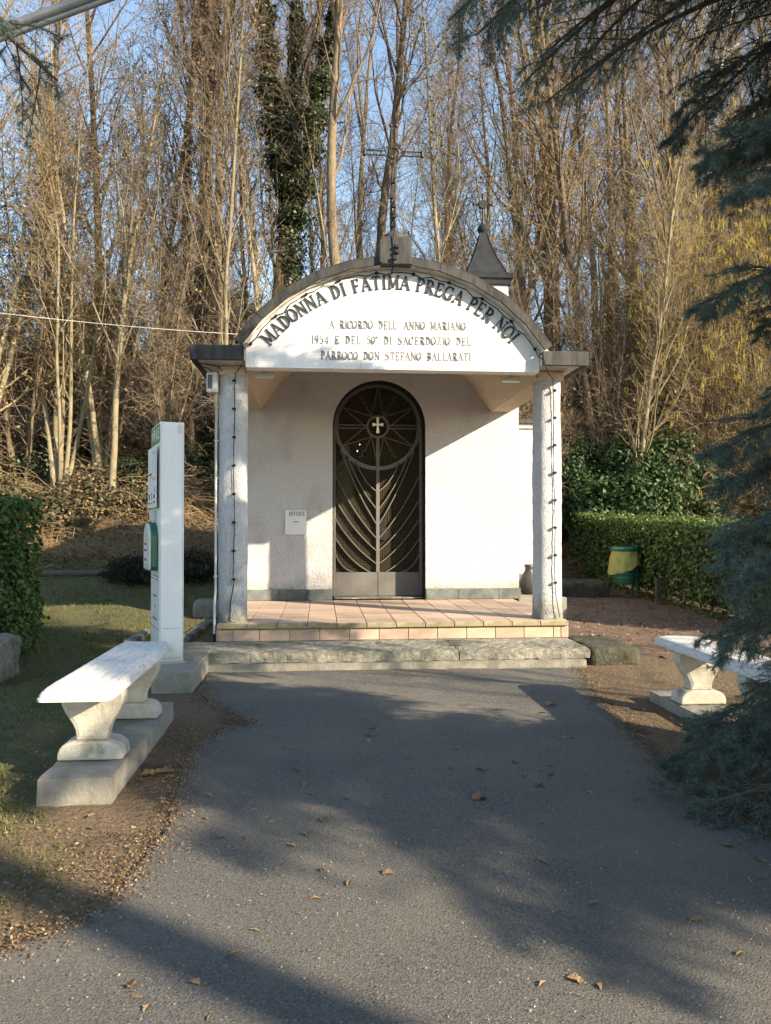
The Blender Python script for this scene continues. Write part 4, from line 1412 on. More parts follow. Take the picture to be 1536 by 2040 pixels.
t = MB().prism_z([(-0.045, -0.03), (0.045, -0.03), (0.045, 0.03), (-0.045, 0.03)], -0.1, 0.42).build('wooden_stake', 'timber', bevel=0.006)
t.location = (6.03, 13.35, 0.1)
tag(t, 'short grey wooden stake at the foot of the hedge near the bin', 'stake')

# ------------------------------------------------------------------ lamp arm in the upper left corner
lp = empty('lamp_post', (-4.6, 4.2, 0), 'pale grey metal lamp post with a long raked arm of two tubes', 'lamp post')
MB().tube([(-4.6, 4.2, 0), (-4.6, 4.2, 3.0)], 0.06, 12).build('mast', 'galv', lp, smooth=True)
MB().tube([(-4.6, 4.2, 2.873), (-1.62, 4.02, 4.02), (-0.7, 3.96, 4.374)], 0.026, 10).build('arm', 'galv', lp, smooth=True)
MB().tube([(-4.6, 4.2, 2.831), (-1.62, 4.02, 3.975), (-0.7, 3.96, 4.332)], 0.014, 8).build('lower_arm', 'galv', lp, smooth=True)
MB().box(-0.75, -0.25, 3.87, 4.11, 4.33, 4.46).build('lamp_head', 'galv', lp, bevel=0.02)


# ------------------------------------------------------------------ clipped hedges
def hedge(name, label, x0, x1, y0, y1, h_, leafn, size, m_, seed, zf=gz):
    g = np.random.default_rng(seed)
    cx, cy = (x0 + x1) / 2, (y0 + y1) / 2
    t = empty(name, (cx, cy, float(zf(cx, cy))), label, 'hedge', 'clipped hedges')
    # leaves near the surface of the box
    n = leafn
    dx, dy = x1 - x0, y1 - y0
    areas = np.array([dy * h_, dy * h_, dx * h_, dx * h_, dx * dy * 1.3])
    face = g.choice(5, n, p=areas / areas.sum())
    u, v_ = g.random(n), g.random(n)
    dep = g.random(n) ** 1.6 * 0.16 - 0.03
    P = np.zeros((n, 3)); Nm = np.zeros((n, 3))
    for f_, (ax, side) in enumerate((('x', 0), ('x', 1), ('y', 0), ('y', 1), ('z', 1))):
        s = face == f_
        if ax == 'x':
            P[s] = np.stack([np.where(side, x1 - dep[s], x0 + dep[s]), y0 + u[s] * dy, v_[s] * h_], 1); Nm[s] = (1 if side else -1, 0, 0.4)
        elif ax == 'y':
            P[s] = np.stack([x0 + u[s] * dx, np.where(side, y1 - dep[s], y0 + dep[s]), v_[s] * h_], 1); Nm[s] = (0, 1 if side else -1, 0.4)
        else:
            P[s] = np.stack([x0 + u[s] * dx, y0 + v_[s] * dy, h_ - dep[s]], 1); Nm[s] = (0, 0, 1)
    # rounded, bumpy outline
    bump = 0.06 * wavy(P[:, 1] * 2.1, P[:, 2] * 2.6, 1.0, seed) + 0.03 * wavy(P[:, 1] * 6, P[:, 2] * 6 + P[:, 0] * 4, 1.0, seed + 1)
    P += Nm * bump[:, None]
    low = np.clip(1 - P[:, 2] / 0.35, 0, 1)
    keep = g.random(n) > low * 0.7
    P, Nm = P[keep], Nm[keep]
    spikes = g.random(len(P)) < 0.05
    P[spikes] += Nm[spikes] * (g.random((spikes.sum(), 1)) * 0.10)
    P[:, 2] += zf(P[:, 0], P[:, 1])
    V, F = leaves(P, size, g, normal=Nm, spread=0.75, aspect=0.62)
    va = np.clip(g.random(len(F)) ** 1.3 * 0.8 + 0.25 * (Nm[:, 2] > 0.9) * g.random(len(F)), 0, 1)
    link('foliage', np_mesh('foliage', V - np.array(t.location), [F], va, [M[m_]]), t, kind='stuff').matrix_parent_inverse = Matrix()
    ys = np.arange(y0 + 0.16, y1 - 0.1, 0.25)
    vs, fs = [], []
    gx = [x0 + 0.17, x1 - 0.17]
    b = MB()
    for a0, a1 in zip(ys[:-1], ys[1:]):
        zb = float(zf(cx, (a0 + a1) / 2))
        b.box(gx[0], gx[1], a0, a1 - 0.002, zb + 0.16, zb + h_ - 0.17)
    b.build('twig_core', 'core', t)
    for k in range(int((y1 - y0) / 0.45)):
        yy = y0 + 0.25 + 0.45 * k
        if yy > y1 - 0.2:
            break
        xx = cx + random.uniform(-0.1, 0.1)
        zb = float(zf(xx, yy))
        MB().tube([(xx, yy, zb - 0.05), (xx + 0.03, yy, zb + 0.2), (xx, yy + 0.04, zb + 0.45)], [0.022, 0.02, 0.015], 6).build('stem', 'bark', t)
    return t


hedge('clipped_hedge', 'long clipped green hedge behind the litter bin beside the gravel path', 6.15, 7.1, 9.6, 18.6, 1.50, 34000, 0.070, 'hedge', 21)
hedge('clipped_hedge', 'dark clipped hedge on the lawn behind the yellowish stone block', -5.4, -3.38, 8.25, 9.6, 1.76, 19000, 0.070, 'hedge', 22)


# ------------------------------------------------------------------ bare trees of the wood
class Tree:
    pass


def make_tree(seed, H=20., r0=0.15, stems=1, limbs=26, l0=0.22, ang=(22, 42), limb_len=(0.10, 0.26), n2=9, n3=6, twig=0.55, lean=0.03, fork=None, dry=0, catk=0, ivy=0, ivy_top=0.8, bark='bark', tw='twig', spread=0.0, tr=0.0050, wob=0.10):
    """returns (trunk mesh, crown mesh, extra mesh or None)"""
    g = np.random.default_rng(seed)
    S = 22
    paths, rads, lens = [], [], []
    for s in range(stems):
        hh_ = H * (0.75 + 0.25 * g.random()) if stems > 1 else H
        az = g.random() * 6.28
        d = np.array([math.cos(az) * (lean + spread * g.random()), math.sin(az) * (lean + spread * g.random()), 1.0])
        p = np.array([math.cos(az), math.sin(az), 0]) * (0.12 * (stems > 1)) * (0.5 + g.random())
        out = [p]
        dd = d / np.linalg.norm(d)
        for k in range(S - 1):
            dd = unit(dd + g.normal(size=3) * 0.035 + np.array([0, 0, 0.03]))
            p = p + dd * hh_ / (S - 1)
            out.append(p)
        P = np.array(out)
        P[0, 2] = -0.4
        t = np.linspace(0, 1, S)
        rr = r0 * (0.7 + 0.5 * g.random() if stems > 1 else 1) * ((1 - t) ** 0.85 * 0.9 + 0.06 + 0.35 * np.exp(-t * 40))
        paths.append(P); rads.append(rr); lens.append(hh_)
    P0, R0, L0 = np.array(paths), np.array(rads), np.array(lens)
    if fork:
        Pf, Lf, Rf = grow(P0, L0, R0, fork[0], fork[1], fork[1] + 0.08, (12, 22), lambda t: 0.9 * (1 - t), S, 0.05, 0.04, 0.8, g=g)
        P0 = np.concatenate([P0, Pf]); R0 = np.concatenate([R0, Rf]); L0 = np.concatenate([L0, Lf])
    nl = max(5, limbs // len(P0))
    P1, L1, R1 = grow(P0, L0, R0, nl, l0, 0.985, ang, lambda t: (limb_len[1] * (1 - t) + limb_len[0] * t), 10, 0.07, wob, 0.42, 0.055, 0.2, g=g)
    P2, L2, R2 = grow(P1, L1, R1, n2, 0.12, 0.98, (25, 60), lambda t: 0.50 - 0.22 * t, 6, 0.04, wob * 1.2, 0.55, 0.02, 0.3, g=g)
    R2 = np.maximum(R2, tr * 1.2)
    L2n = np.full(len(L2), twig)
    P3, L3, R3 = grow(P2, L2n, R2, n3, 0.1, 1.0, (25, 65), lambda t: 0.7 + 0.5 * (1 - t), 3, 0.02, wob * 1.6, 0.8, tr, 0.5, g=g)
    R3 = np.maximum(R3, tr * 0.55)
    P3b, L3b, R3b = grow(P0, np.full(len(P0), 1.0), R0, 60, 0.05, 0.9, (40, 85), lambda t: 0.5 + 0.5 * t, 4, 0.05, 0.25, 0.2, tr * 1.6, 0.4, g=g)
    Vt, Ft = tube_batch(P0, R0, 9)
    Vl, Fl = tube_batch(P1, R1, 5)
    trunk = np_mesh('trunk', np.concatenate([Vt, Vl]), [np.concatenate([Ft, Fl + len(Vt)])], mats=[M[bark]], smooth=True)
    Vs, Fs, n = [], [], 0
    for P_, R_, ns in ((P2, R2, 4), (P3, R3, 3), (P3b, R3b, 3)):
        V, F = tube_batch(P_, R_, ns)
        Vs.append(V); Fs.append(F + n); n += len(V)
    crown = np_mesh('crown', np.concatenate(Vs), [np.concatenate(Fs)], mats=[M[tw]])
    extras = []
    if dry:
        i = g.integers(0, len(P3), dry)
        pts = P3[i, g.integers(1, 3, dry)] + g.normal(size=(dry, 3)) * 0.05
        V, F = leaves(pts, 0.085, g, aspect=0.55)
        extras.append(('dry_leaves', np_mesh('dry_leaves', V, [F], g.random(len(F)), [M['dryleaf']])))
    if catk:
        i = g.integers(0, len(P3), catk // 3)
        base = np.repeat(P3[i, 2], 3, 0) + g.normal(size=(catk // 3 * 3, 3)) * 0.04
        ln_ = 0.09 + 0.10 * g.random(len(base))
        pp = np.stack([base, base - np.stack([g.normal(size=len(base)) * 0.008, g.normal(size=len(base)) * 0.008, ln_ * 0.5], 1), base - np.stack([g.normal(size=len(base)) * 0.012, g.normal(size=len(base)) * 0.012, ln_], 1)], 1)
        V, F = tube_batch(pp, np.tile(np.array([[0.005, 0.009, 0.006]]), (len(base), 1)), 4)
        extras.append(('catkins', np_mesh('catkins', V, [F], mats=[M['catkin']])))
    if ivy:
        j = g.integers(0, len(P0), ivy)
        t = g.random(ivy) ** 1.1 * ivy_top * (S - 1)
        i = np.clip(t.astype(int), 0, S - 2)
        w = (t - i)[:, None]
        c_ = P0[j, i] * (1 - w) + P0[j, i + 1] * w
        r_ = R0[j, i]
        a = g.random(ivy) * 6.283
        nm = np.stack([np.cos(a), np.sin(a), 0.35 + 0 * a], 1)
        off = r_ + np.abs(g.normal(size=ivy)) * 0.29 * (1.15 - t / (S - 1) / max(ivy_top, 0.01)) * (0.6 + 0.5 * np.sin(t * 3.1 + j)) + 0.05
        V, F = leaves(c_ + nm * off[:, None], 0.095, g, normal=nm, spread=0.7, aspect=0.8)
        extras.append(('ivy', np_mesh('ivy', V, [F], g.random(len(F)) ** 1.5, [M['ivy']])))
    return trunk, crown, extras


PROTO = {
    'tall_a': make_tree(1, 23, 0.17, limbs=30, n2=9, n3=6, dry=900),
    'tall_b': make_tree(2, 21, 0.15, limbs=34, n2=8, n3=6, ang=(18, 36), dry=1500, tw='twig_gold'),
    'tall_c': make_tree(3, 24, 0.19, limbs=30, l0=0.35, n2=9, n3=6, fork=(2, 0.5)),
    'slim_a': make_tree(4, 15, 0.085, limbs=26, l0=0.18, n2=8, n3=6, ang=(20, 40), dry=600, bark='bark_pale'),
    'slim_b': make_tree(5, 13, 0.075, limbs=26, l0=0.12, n2=8, n3=6, ang=(18, 36), lean=0.10, bark='bark_pale', tw='twig_gold'),
    'copse_a': make_tree(6, 11, 0.07, stems=6, limbs=60, l0=0.15, n2=7, n3=7, spread=0.22, ang=(18, 40), limb_len=(0.12, 0.3), bark='bark_pale', tw='twig_gold', dry=800),
    'copse_b': make_tree(7, 9, 0.055, stems=7, limbs=63, l0=0.1, n2=7, n3=7, spread=0.3, ang=(18, 45), limb_len=(0.14, 0.32), dry=500),
    'birch': make_tree(8, 22, 0.12, limbs=26, l0=0.4, n2=9, n3=8, ang=(30, 55), bark='birch'),
    'hazel': make_tree(9, 8.5, 0.05, stems=8, limbs=72, l0=0.12, n2=7, n3=7, spread=0.32, ang=(22, 50), limb_len=(0.14, 0.34), catk=1700, bark='bark', tw='twig_gold'),
    'forked': make_tree(10, 21, 0.21, limbs=34, l0=0.42, n2=9, n3=8, fork=(3, 0.46), dry=900, bark='bark_dark'),
    'ivy': make_tree(12, 22, 0.20, limbs=30, l0=0.3, n2=9, n3=8, fork=(2, 0.3), ivy=34000, ivy_top=0.64, bark='bark_dark', dry=800),
    'stout': make_tree(13, 26, 0.19, limbs=26, l0=0.3, n2=9, n3=6, ang=(25, 50), bark='bark'),
    'brush': make_tree(14, 4.6, 0.028, stems=9, limbs=72, l0=0.08, n2=6, n3=6, spread=0.55, ang=(25, 60), limb_len=(0.2, 0.42), twig=0.4, tw='twig_gold', bark='bark_pale', dry=700, wob=0.16),
    'brush_b': make_tree(15, 3.6, 0.022, stems=10, limbs=80, l0=0.06, n2=6, n3=6, spread=0.75, ang=(25, 70), limb_len=(0.25, 0.5), twig=0.35, tw='twig', bark='bark', dry=500, wob=0.2),
}


def plant(kind, x, y, rot, sc, name, label, cat='tree', group=None, lean=(0, 0)):
    tr_, cr_, ex = PROTO[kind]
    t = empty(name, (x, y, float(gz(x, y))), label, cat, group)
    t.rotation_euler = (lean[0], lean[1], rot)
    t.scale = (sc, sc, sc)
    for nm, me in [('trunk', tr_), ('crown', cr_)] + ex:
        o = bpy.data.objects.new(nm, me)
        COL.objects.link(o)
        o.parent = t
    return t


def xat(u, y):
    """world x of the line of sight through column u of the 1536-wide picture at depth y (used to lay out the stand)"""
    a = math.atan((u - 768) / 1530) + R(4.8)
    return y * math.tan(a)


# trees that can be told apart
plant('forked', xat(383, 22.5), 22.5, 0.6, 1.0, 'forked_tree', 'dark bare tree forking high up into several steep limbs')
plant('ivy', xat(588, 21.5), 21.5, 2.2, 1.0, 'ivy_clad_tree', 'tall tree thickly wrapped in dark ivy behind the chapel roof')
plant('stout', xat(727, 25), 25, 0.3, 1.0, 'stout_tree', 'thick straight bare trunk rising behind the gable cross')
plant('birch', xat(527, 27), 27, 1.0, 1.0, 'birch_tree', 'white-barked birch behind the ivy-clad tree')
plant('slim_a', xat(875, 20.5), 20.5, 4.0, 1.15, 'slender_tree', 'slender pale-barked tree just left of the bell turret')
plant('slim_a', xat(445, 20.0), 20.0, 1.2, 1.0, 'slender_tree', 'slender pale-barked tree rising behind the left end of the porch roof')
plant('tall_b', xat(1062, 20.5), 20.5, 0.9, 0.95, 'bare_tree', 'straight grey-brown tree just right of the bell turret')
plant('tall_c', xat(1110, 21.5), 21.5, 2.9, 0.9, 'bare_tree', 'grey bare tree with a forked trunk right of the bell turret')
plant('slim_b', xat(1262, 18.8), 18.8, 0.2, 1.05, 'leaning_tree', 'thin pale leaning tree rising behind the laurel shrub', lean=(0.0, -0.05))
plant('stout', xat(1195, 29), 29, 2.0, 0.9, 'stout_tree', 'thick brown trunk deep in the wood above the laurel shrub')
plant('birch', xat(1345, 27), 27, 3.3, 0.9, 'birch_tree', 'white-barked birch among the hazels with yellow catkins')
hz = 'hazel bush hung with yellow catkins above the hedge'
for u, y, r_, s_ in ((1330, 20.5, 0.3, 1.0), (1440, 19.5, 1.9, 1.1), (1500, 22, 3.2, 1.25), (1390, 24, 4.4, 1.2), (1560, 19, 5.1, 1.1)):
    plant('hazel', xat(u, y), y, r_, s_, 'hazel_tree', hz, 'hazel', 'hazels with yellow catkins')
cpl = 'pale many-stemmed coppice tree on the bank behind the lawn'
for u, y, k, r_, s_ in ((120, 21.5, 'copse_a', 0.2, 1.1), (205, 22.5, 'copse_a', 2.0, 1.2), (40, 22, 'copse_b', 1.0, 1.2), (290, 24, 'copse_a', 3.9, 1.0), (-60, 21, 'copse_a', 5.0, 1.15), (330, 21.5, 'copse_b', 2.6, 1.0)):
    plant(k, xat(u, y), y, r_, s_, 'coppice_tree', cpl, 'tree', 'coppice trees on the bank')

# the stand behind
g = np.random.default_rng(77)
GEN = {'tall_a': 'tall bare brown tree standing in the wood behind the chapel', 'tall_b': 'tall bare tree with golden-brown twigs in the wood behind the chapel', 'tall_c': 'tall twin-topped bare tree in the wood behind the chapel',
       'slim_a': 'thin pale-barked bare tree in the wood behind the chapel', 'slim_b': 'thin golden-twigged bare tree in the wood behind the chapel'}
pos = []
tries = 0
while len(pos) < 78 and tries < 9000:
    tries += 1
    y = 20 + 24 * g.random() ** 1.25
    u = -420 + 2400 * g.random()
    x = xat(u, y)
    if any((x - a) ** 2 + (y - b_) ** 2 < 1.1 for a, b_ in pos):
        continue
    if u < 480 and y > 36:
        continue
    pos.append((x, y))
kinds = list(GEN)
for x, y in pos:
    k = kinds[g.choice(5, p=[0.24, 0.22, 0.14, 0.22, 0.18])]
    plant(k, x, y, g.random() * 6.28, 0.8 + 0.35 * g.random(), 'wood_tree', GEN[k], 'tree', {'tall_a': 'tall brown trees', 'tall_b': 'tall golden-twigged trees', 'tall_c': 'twin-topped trees', 'slim_a': 'thin pale trees', 'slim_b': 'thin golden-twigged trees'}[k])
# brushwood between the trunks
for k in range(64):
    y = 18.6 + 11 * g.random() ** 1.1
    u = -150 + 1850 * g.random()
    if u < 500 and y < 22.5:
        y = 22.5 + 4 * g.random()
    kd = ('brush', 'brush_b', 'copse_b')[g.choice(3, p=[0.48, 0.34, 0.18])]
    lb = {'brush': 'tangled golden-brown thicket of bare stems on the wooded bank', 'brush_b': 'low tangled brown thicket on the wooded bank', 'copse_b': 'bushy brown coppice shrub on the wooded bank'}[kd]
    plant(kd, xat(u, y), y, g.random() * 6.28, 0.8 + 0.5 * g.random(), 'thicket', lb, 'thicket', {'brush': 'golden thickets', 'brush_b': 'low brown thickets', 'copse_b': 'coppice shrubs'}[kd])

# trees standing beside and behind the photographer, whose shade falls on the path and the chapel
plant('slim_b', 14.6, 1.0, 0.5, 0.8, 'wood_tree', 'thin bare tree at the roadside whose twigs dapple the porch wall', 'tree')
plant('stout', 9.5, -5.15, 0.5, 0.9, 'stout_tree', 'thick roadside trunk whose shadow crosses the asphalt', 'tree')
plant('slim_a', 11.6, 0.2, 1.0, 0.8, 'wood_tree', 'bare tree at the roadside whose crown dapples the gable', 'tree')
plant('copse_a', 14.5, -10.4, 2.0, 0.62, 'coppice_tree', 'bare coppice tree far along the path behind the dark cedar', 'tree')


# ------------------------------------------------------------------ leafy shrubs, brambles
def blob_points(n, c_, r_, g, shell=0.55):
    d = unit(g.normal(size=(n, 3)))
    rr = (shell + (1 - shell) * g.random(n)) ** 0.8
    lump = 1 + 0.22 * np.sin(d[:, 0] * 5 + c_[0]) * np.cos(d[:, 1] * 4.3 + c_[1]) + 0.14 * np.sin(d[:, 2] * 9 + c_[0] * 3)
    P = d * (rr * lump)[:, None] * np.array(r_) + np.array(c_)
    return P, d


def shrub(name, label, cat, group, blobs, m_, size, dens, seed, aspect=0.45, stems=9, stem_m='bark'):
    g = np.random.default_rng(seed)
    bx, by = blobs[0][0][0], blobs[0][0][1]
    t = empty(name, (bx, by, float(gz(bx, by))), label, cat, group)
    Ps, Ns = [], []
    for c_, r_ in blobs:
        n = int(dens * (r_[0] * r_[1] + r_[0] * r_[2] + r_[1] * r_[2]))
        P, N_ = blob_points(n, c_, r_, g)
        P[:, 2] += float(gz(c_[0], c_[1]))
        Ps.append(P); Ns.append(N_)
    P, N_ = np.concatenate(Ps), np.concatenate(Ns)
    keep = P[:, 2] > gz(P[:, 0], P[:, 1]) + 0.02
    P, N_ = P[keep], N_[keep]
    V, F = leaves(P, size, g, normal=N_ + np.array([0, 0, 0.3]), spread=0.7, aspect=aspect)
    link('foliage', np_mesh('foliage', V - np.array(t.location), [F], np.clip(g.random(len(F)) ** 1.4, 0, 1), [M[m_]]), t, kind='stuff').matrix_parent_inverse = Matrix()
    for k in range(stems):
        c_, r_ = blobs[k % len(blobs)]
        z0 = float(gz(bx, by))
        tip = (c_[0] + random.uniform(-.6, .6) * r_[0], c_[1] + random.uniform(-.6, .6) * r_[1], z0 + c_[2] + random.uniform(0, .7) * r_[2])
        MB().tube([(c_[0] * 0.8 + bx * 0.2 + random.uniform(-.2, .2), c_[1] * .8 + by * .2, z0 - 0.1), ((tip[0] + c_[0]) / 2, (tip[1] + c_[1]) / 2, z0 + c_[2] * 0.5), tip], [0.025, 0.018, 0.006], 5).build('stem', stem_m, t)
    return t


def hx(u, y):
    return xat(u, y)


shrub('laurel_shrub', 'large dark green laurel shrub behind the hedge, right of the porch', 'shrub', None,
      [((hx(1215, 18.6), 18.6, 1.45), (1.15, 0.8, 1.05)), ((hx(1285, 18.3), 18.3, 1.75), (1.0, 0.8, 1.15)), ((hx(1330, 18.8), 18.8, 2.5), (0.85, 0.7, 1.0)), ((hx(1165, 19), 19, 1.5), (0.8, 0.7, 1.0)), ((hx(1250, 19), 19, 2.5), (0.8, 0.6, 0.9)), ((hx(1150, 19.4), 19.4, 2.2), (0.8, 0.6, 0.9)), ((hx(1390, 19), 19, 1.9), (0.8, 0.6, 1.0))], 'laurel', 0.125, 1500, 31)
shrub('laurel_shrub', 'dark green evergreen shrub higher up the bank among the hazels', 'shrub', None,
      [((hx(1320, 21), 21, 1.3), (0.9, 0.8, 0.9)), ((hx(1370, 21.3), 21.3, 1.5), (0.8, 0.7, 0.8)), ((hx(1420, 20.6), 20.6, 1.0), (0.9, 0.7, 0.8))], 'laurel', 0.14, 1300, 32)
shrub('dark_shrub', 'low dark heather-like shrub on the lawn behind the white post', 'shrub', None,
      [((hx(300, 14.6), 14.6, 0.26), (0.75, 0.45, 0.36)), ((hx(385, 14.8), 14.8, 0.28), (0.6, 0.45, 0.34)), ((hx(250, 14.9), 14.9, 0.16), (0.45, 0.4, 0.24))], 'core', 0.06, 5200, 33, aspect=0.3)
brl = 'rambling bramble clump with dark and withered leaves on the bank'
gb = np.random.default_rng(40)
for k in range(26):
    u = -60 + 560 * gb.random() if k < 19 else 1130 + 420 * gb.random()
    y = 18.9 + 4.6 * gb.random()
    x = hx(u, y)
    s = 0.55 + 0.6 * gb.random()
    shrub('bramble', brl, 'bramble', 'brambles on the bank', [((x, y, 0.30), (s, s * 0.8, 0.45 + 0.3 * gb.random())), ((x + 0.5, y + 0.2, 0.2), (s * 0.7, s * 0.6, 0.4))], 'bramble' if gb.random() < 0.6 else 'ivy', 0.105, 620, 100 + k, aspect=0.6, stems=3)


# dead stalks and arching canes on the bank
def canes():
    g = np.random.default_rng(55)
    n = 5200
    y = 17.6 + 8.5 * g.random(n) ** 1.2
    u = np.where(g.random(n) < 0.62, -150 + 640 * g.random(n), 1080 + 560 * g.random(n))
    x = y * np.tan(np.arctan((u - 768) / 1530) + R(4.8))
    az = g.random(n) * 6.283
    ln_ = 0.4 + 1.3 * g.random(n) ** 1.6
    d = np.stack([np.cos(az) * (0.35 + 0.7 * g.random(n)), np.sin(az) * 0.5, 0.9 + 0 * az], 1)
    p = np.stack([x, y, gz(x, y) - 0.02], 1)
    out = [p]
    for k in range(5):
        d = unit(d + np.array([0, 0, -0.26]) + g.normal(size=d.shape) * 0.10)
        p = p + d * (ln_ / 5)[:, None]
        out.append(p)
    P = np.stack(out, 1)
    V, F = tube_batch(P, np.linspace(0.0075, 0.0035, 6)[None] * np.ones((n, 1)), 3)
    me = np_mesh('dead_stalks', V, [F], mats=[M['cane']])
    tag(link('dead_stalks', me), 'straw-coloured dead stalks and arching canes covering the bank', 'dead stalks', kind='stuff')


M['cane'] = mat('straw_canes', (0.30, 0.22, 0.12), (0.20, 0.14, 0.08), scale=2.0, rough=0.9)
canes()


# ------------------------------------------------------------------ grass and litter
def in_asphalt(x, y):
    P = np.array(ASPH)
    ins = np.zeros(len(x), bool)
    j = len(P) - 1
    for i in range(len(P)):
        c_ = ((P[i, 1] > y) != (P[j, 1] > y)) & (x < (P[j, 0] - P[i, 0]) * (y - P[i, 1]) / (P[j, 1] - P[i, 1] + 1e-12) + P[i, 0])
        ins ^= c_
        j = i
    return ins


def blocked(x, y):
    b = (x > -1.3) & (x < 3.1) & (y > 7.9) & (y < 15.6)
    b |= (x > -1.56) & (x < -1.08) & (y > 6.9) & (y < 8.25)
    b |= (x > -1.53) & (x < -1.11) & (y > 4.2) & (y < 6.1)
    b |= (x > 2.78) & (x < 3.22) & (y > 4.45) & (y < 6.4)
    b |= (x > 2.8) & (x < 3.5) & (y > 8.0) & (y < 9.05)
    return b


def grass():
    g = np.random.default_rng(60)
    n = 150000
    y = 2.0 + 16.3 * g.random(n) ** 1.25
    x = -1.05 - g.random(n) * (0.6 + 0.62 * y)
    d = wavy(x, y, 1.3, 2.0) - 1.1 * smoothstep(-1.9, -1.15, x) - 0.9 * smoothstep(3.2, 2.5, y + 0.5 * wavy(x, y, 1.5, 3.0)) + 0.35
    keep = (g.random(n) < np.clip(d + 0.25, 0.03, 1)) & ~in_asphalt(x, y) & ~blocked(x, y)
    x, y = x[keep], y[keep]
    n = len(x)
    hgt = (0.018 + 0.04 * g.random(n) ** 2) * (0.75 + 0.05 * y)
    az = g.random(n) * 6.283
    wd = 0.0022 + 0.0003 * y
    base = np.stack([x, y, gz(x, y) - 0.004], 1)
    side = np.stack([np.cos(az), np.sin(az), 0 * az], 1) * wd[:, None]
    lean = np.stack([g.normal(size=n), g.normal(size=n), 0 * az], 1) * (hgt * 0.6)[:, None]
    tip = base + lean + np.array([0, 0, 1.0]) * hgt[:, None]
    V = np.stack([base - side, base + side, tip], 1).reshape(-1, 3)
    va = np.clip(g.random(n) * 0.75 + 0.3 * (wavy(x, y, 0.9, 5) > 0.2) * g.random(n), 0, 1)
    me = np_mesh('grass', V, [np.arange(3 * n).reshape(n, 3)], va, [M['grass']])
    tag(link('grass', me), 'short thin winter grass on the lawn left of the path', 'grass', kind='stuff')


grass()


def litter(name, label, x, y, size, m_, g, lift=0.006, cat='leaf litter', zadd=None):
    n = len(x)
    z = gz(x, y) if zadd is None else zadd
    P = np.stack([x, y, z + lift + g.random(n) * 0.01], 1)
    V, F = leaves(P, size, g, normal=np.tile([0, 0, 1.0], (n, 1)), spread=0.35, aspect=0.5)
    me = np_mesh(name, V, [F], g.random(len(F)), [M[m_]])
    tag(link(name, me), label, cat, kind='stuff')


g = np.random.default_rng(70)
n = 70000
y = 1.9 + 9.5 * g.random(n) ** 1.2
x = np.where(g.random(n) < 0.72, -0.7 - 2.6 * g.random(n) ** 1.5 * (0.4 + 0.14 * y), 2.0 + 4.0 * g.random(n) ** 1.3)
k_ = ~in_asphalt(x, y) & ~blocked(x, y) & (g.random(n) < np.clip(0.45 + 0.8 * wavy(x, y, 2.6, 7.0) + 0.4 * wavy(x, y, 6.0, 1.0), 0.05, 1))
litter('leaf_litter', 'scattered dry leaf litter on the bare soil beside the path', x[k_], y[k_], 0.015, 'litter', g)
n = 15000
y = 16.6 + 8 * g.random(n)
x = -9 + 21 * g.random(n)
k_ = (x < -1.5) | (x > 6.5)
litter('bank_litter', 'brown fallen leaves carpeting the bank below the wood', x[k_], y[k_], 0.10, 'litter', g, lift=0.02)
n = 24000
y = 1.7 + 6.2 * g.random(n) ** 1.4
x = -2.5 + 5.2 * g.random(n)
k_ = in_asphalt(x, y)
litter('crumbs', 'tiny pale leaf crumbs and grit scattered over the asphalt', x[k_], y[k_], 0.0085, 'crumb', g, lift=0.0, cat='debris', zadd=np.full(k_.sum(), 0.009))
n = 2500
y = 8.3 + 9 * g.random(n)
x = 3.1 + 3.1 * g.random(n)
k_ = ~blocked(x, y) & (y > 8.6)
litter('path_litter', 'dry leaf bits strewn over the red gravel path', x[k_], y[k_], 0.045, 'litter', g, lift=0.018)


# crumbled soil, grit and leaf bits drifted over the ragged edge of the asphalt
E_ = np.array(ASPH[4:])
sg_ = np.linalg.norm(np.diff(E_, axis=0), axis=1)
ok_ = (E_[:-1, 1] < 7.8) & (np.abs(E_[:-1, 0]) < 4)
n = 16000
i_ = g.choice(len(sg_), n, p=(sg_ * ok_) / (sg_ * ok_).sum())
t_ = g.random(n)[:, None]
q = E_[i_] * (1 - t_) + E_[i_ + 1] * t_ + g.normal(size=(n, 2)) * (0.03 + 0.10 * g.random((n, 1)) ** 2)
k_ = ~blocked(q[:, 0], q[:, 1])
litter('edge_litter', 'soil crumbs and leaf bits drifted along the ragged edge of the asphalt', q[k_, 0], q[k_, 1], 0.014, 'litter', g, lift=0.006, zadd=np.full(k_.sum(), 0.003))


# single fallen leaves
def leaf_mesh(seed, narrow):
    g = np.random.default_rng(seed)
    n = 9
    vs, fs = [], []
    for i in range(n):
        t = i / (n - 1)
        if narrow:
            hw = 0.16 * math.sin(math.pi * min(1, t * 0.98 + 0.01)) ** 0.8
        else:
            hw = 0.36 * math.sin(math.pi * (t * 0.96 + 0.02)) ** 0.7 * (1 + 0.35 * math.sin(t * 15 + seed))
        zc = 0.16 * math.sin(math.pi * t) * (0.4 + 0.6 * g.random()) + 0.03 * g.random()
        curl = 0.12 + 0.16 * g.random()
        vs += [(t - 0.5, -hw, zc * 0.6 + curl * hw * 2.0), (t - 0.5, 0, zc * 0.2), (t - 0.5, hw, zc * 0.6 + curl * hw * 1.6)]
    for i in range(n - 1):
        a = 3 * i
        fs += [(a, a + 3, a + 4, a + 1), (a + 1, a + 4, a + 5, a + 2)]
    vs += [(0.5, -0.01, 0.01), (0.72, 0.03, 0.05), (0.72, 0.045, 0.05), (0.5, 0.01, 0.01)]
    k = len(vs) - 4
    fs.append((k, k + 1, k + 2, k + 3))
    me = bpy.data.meshes.new('fallen_leaf')
    me.from_pydata(vs, [], fs)
    me.materials.append(M['fallen'])
    return me


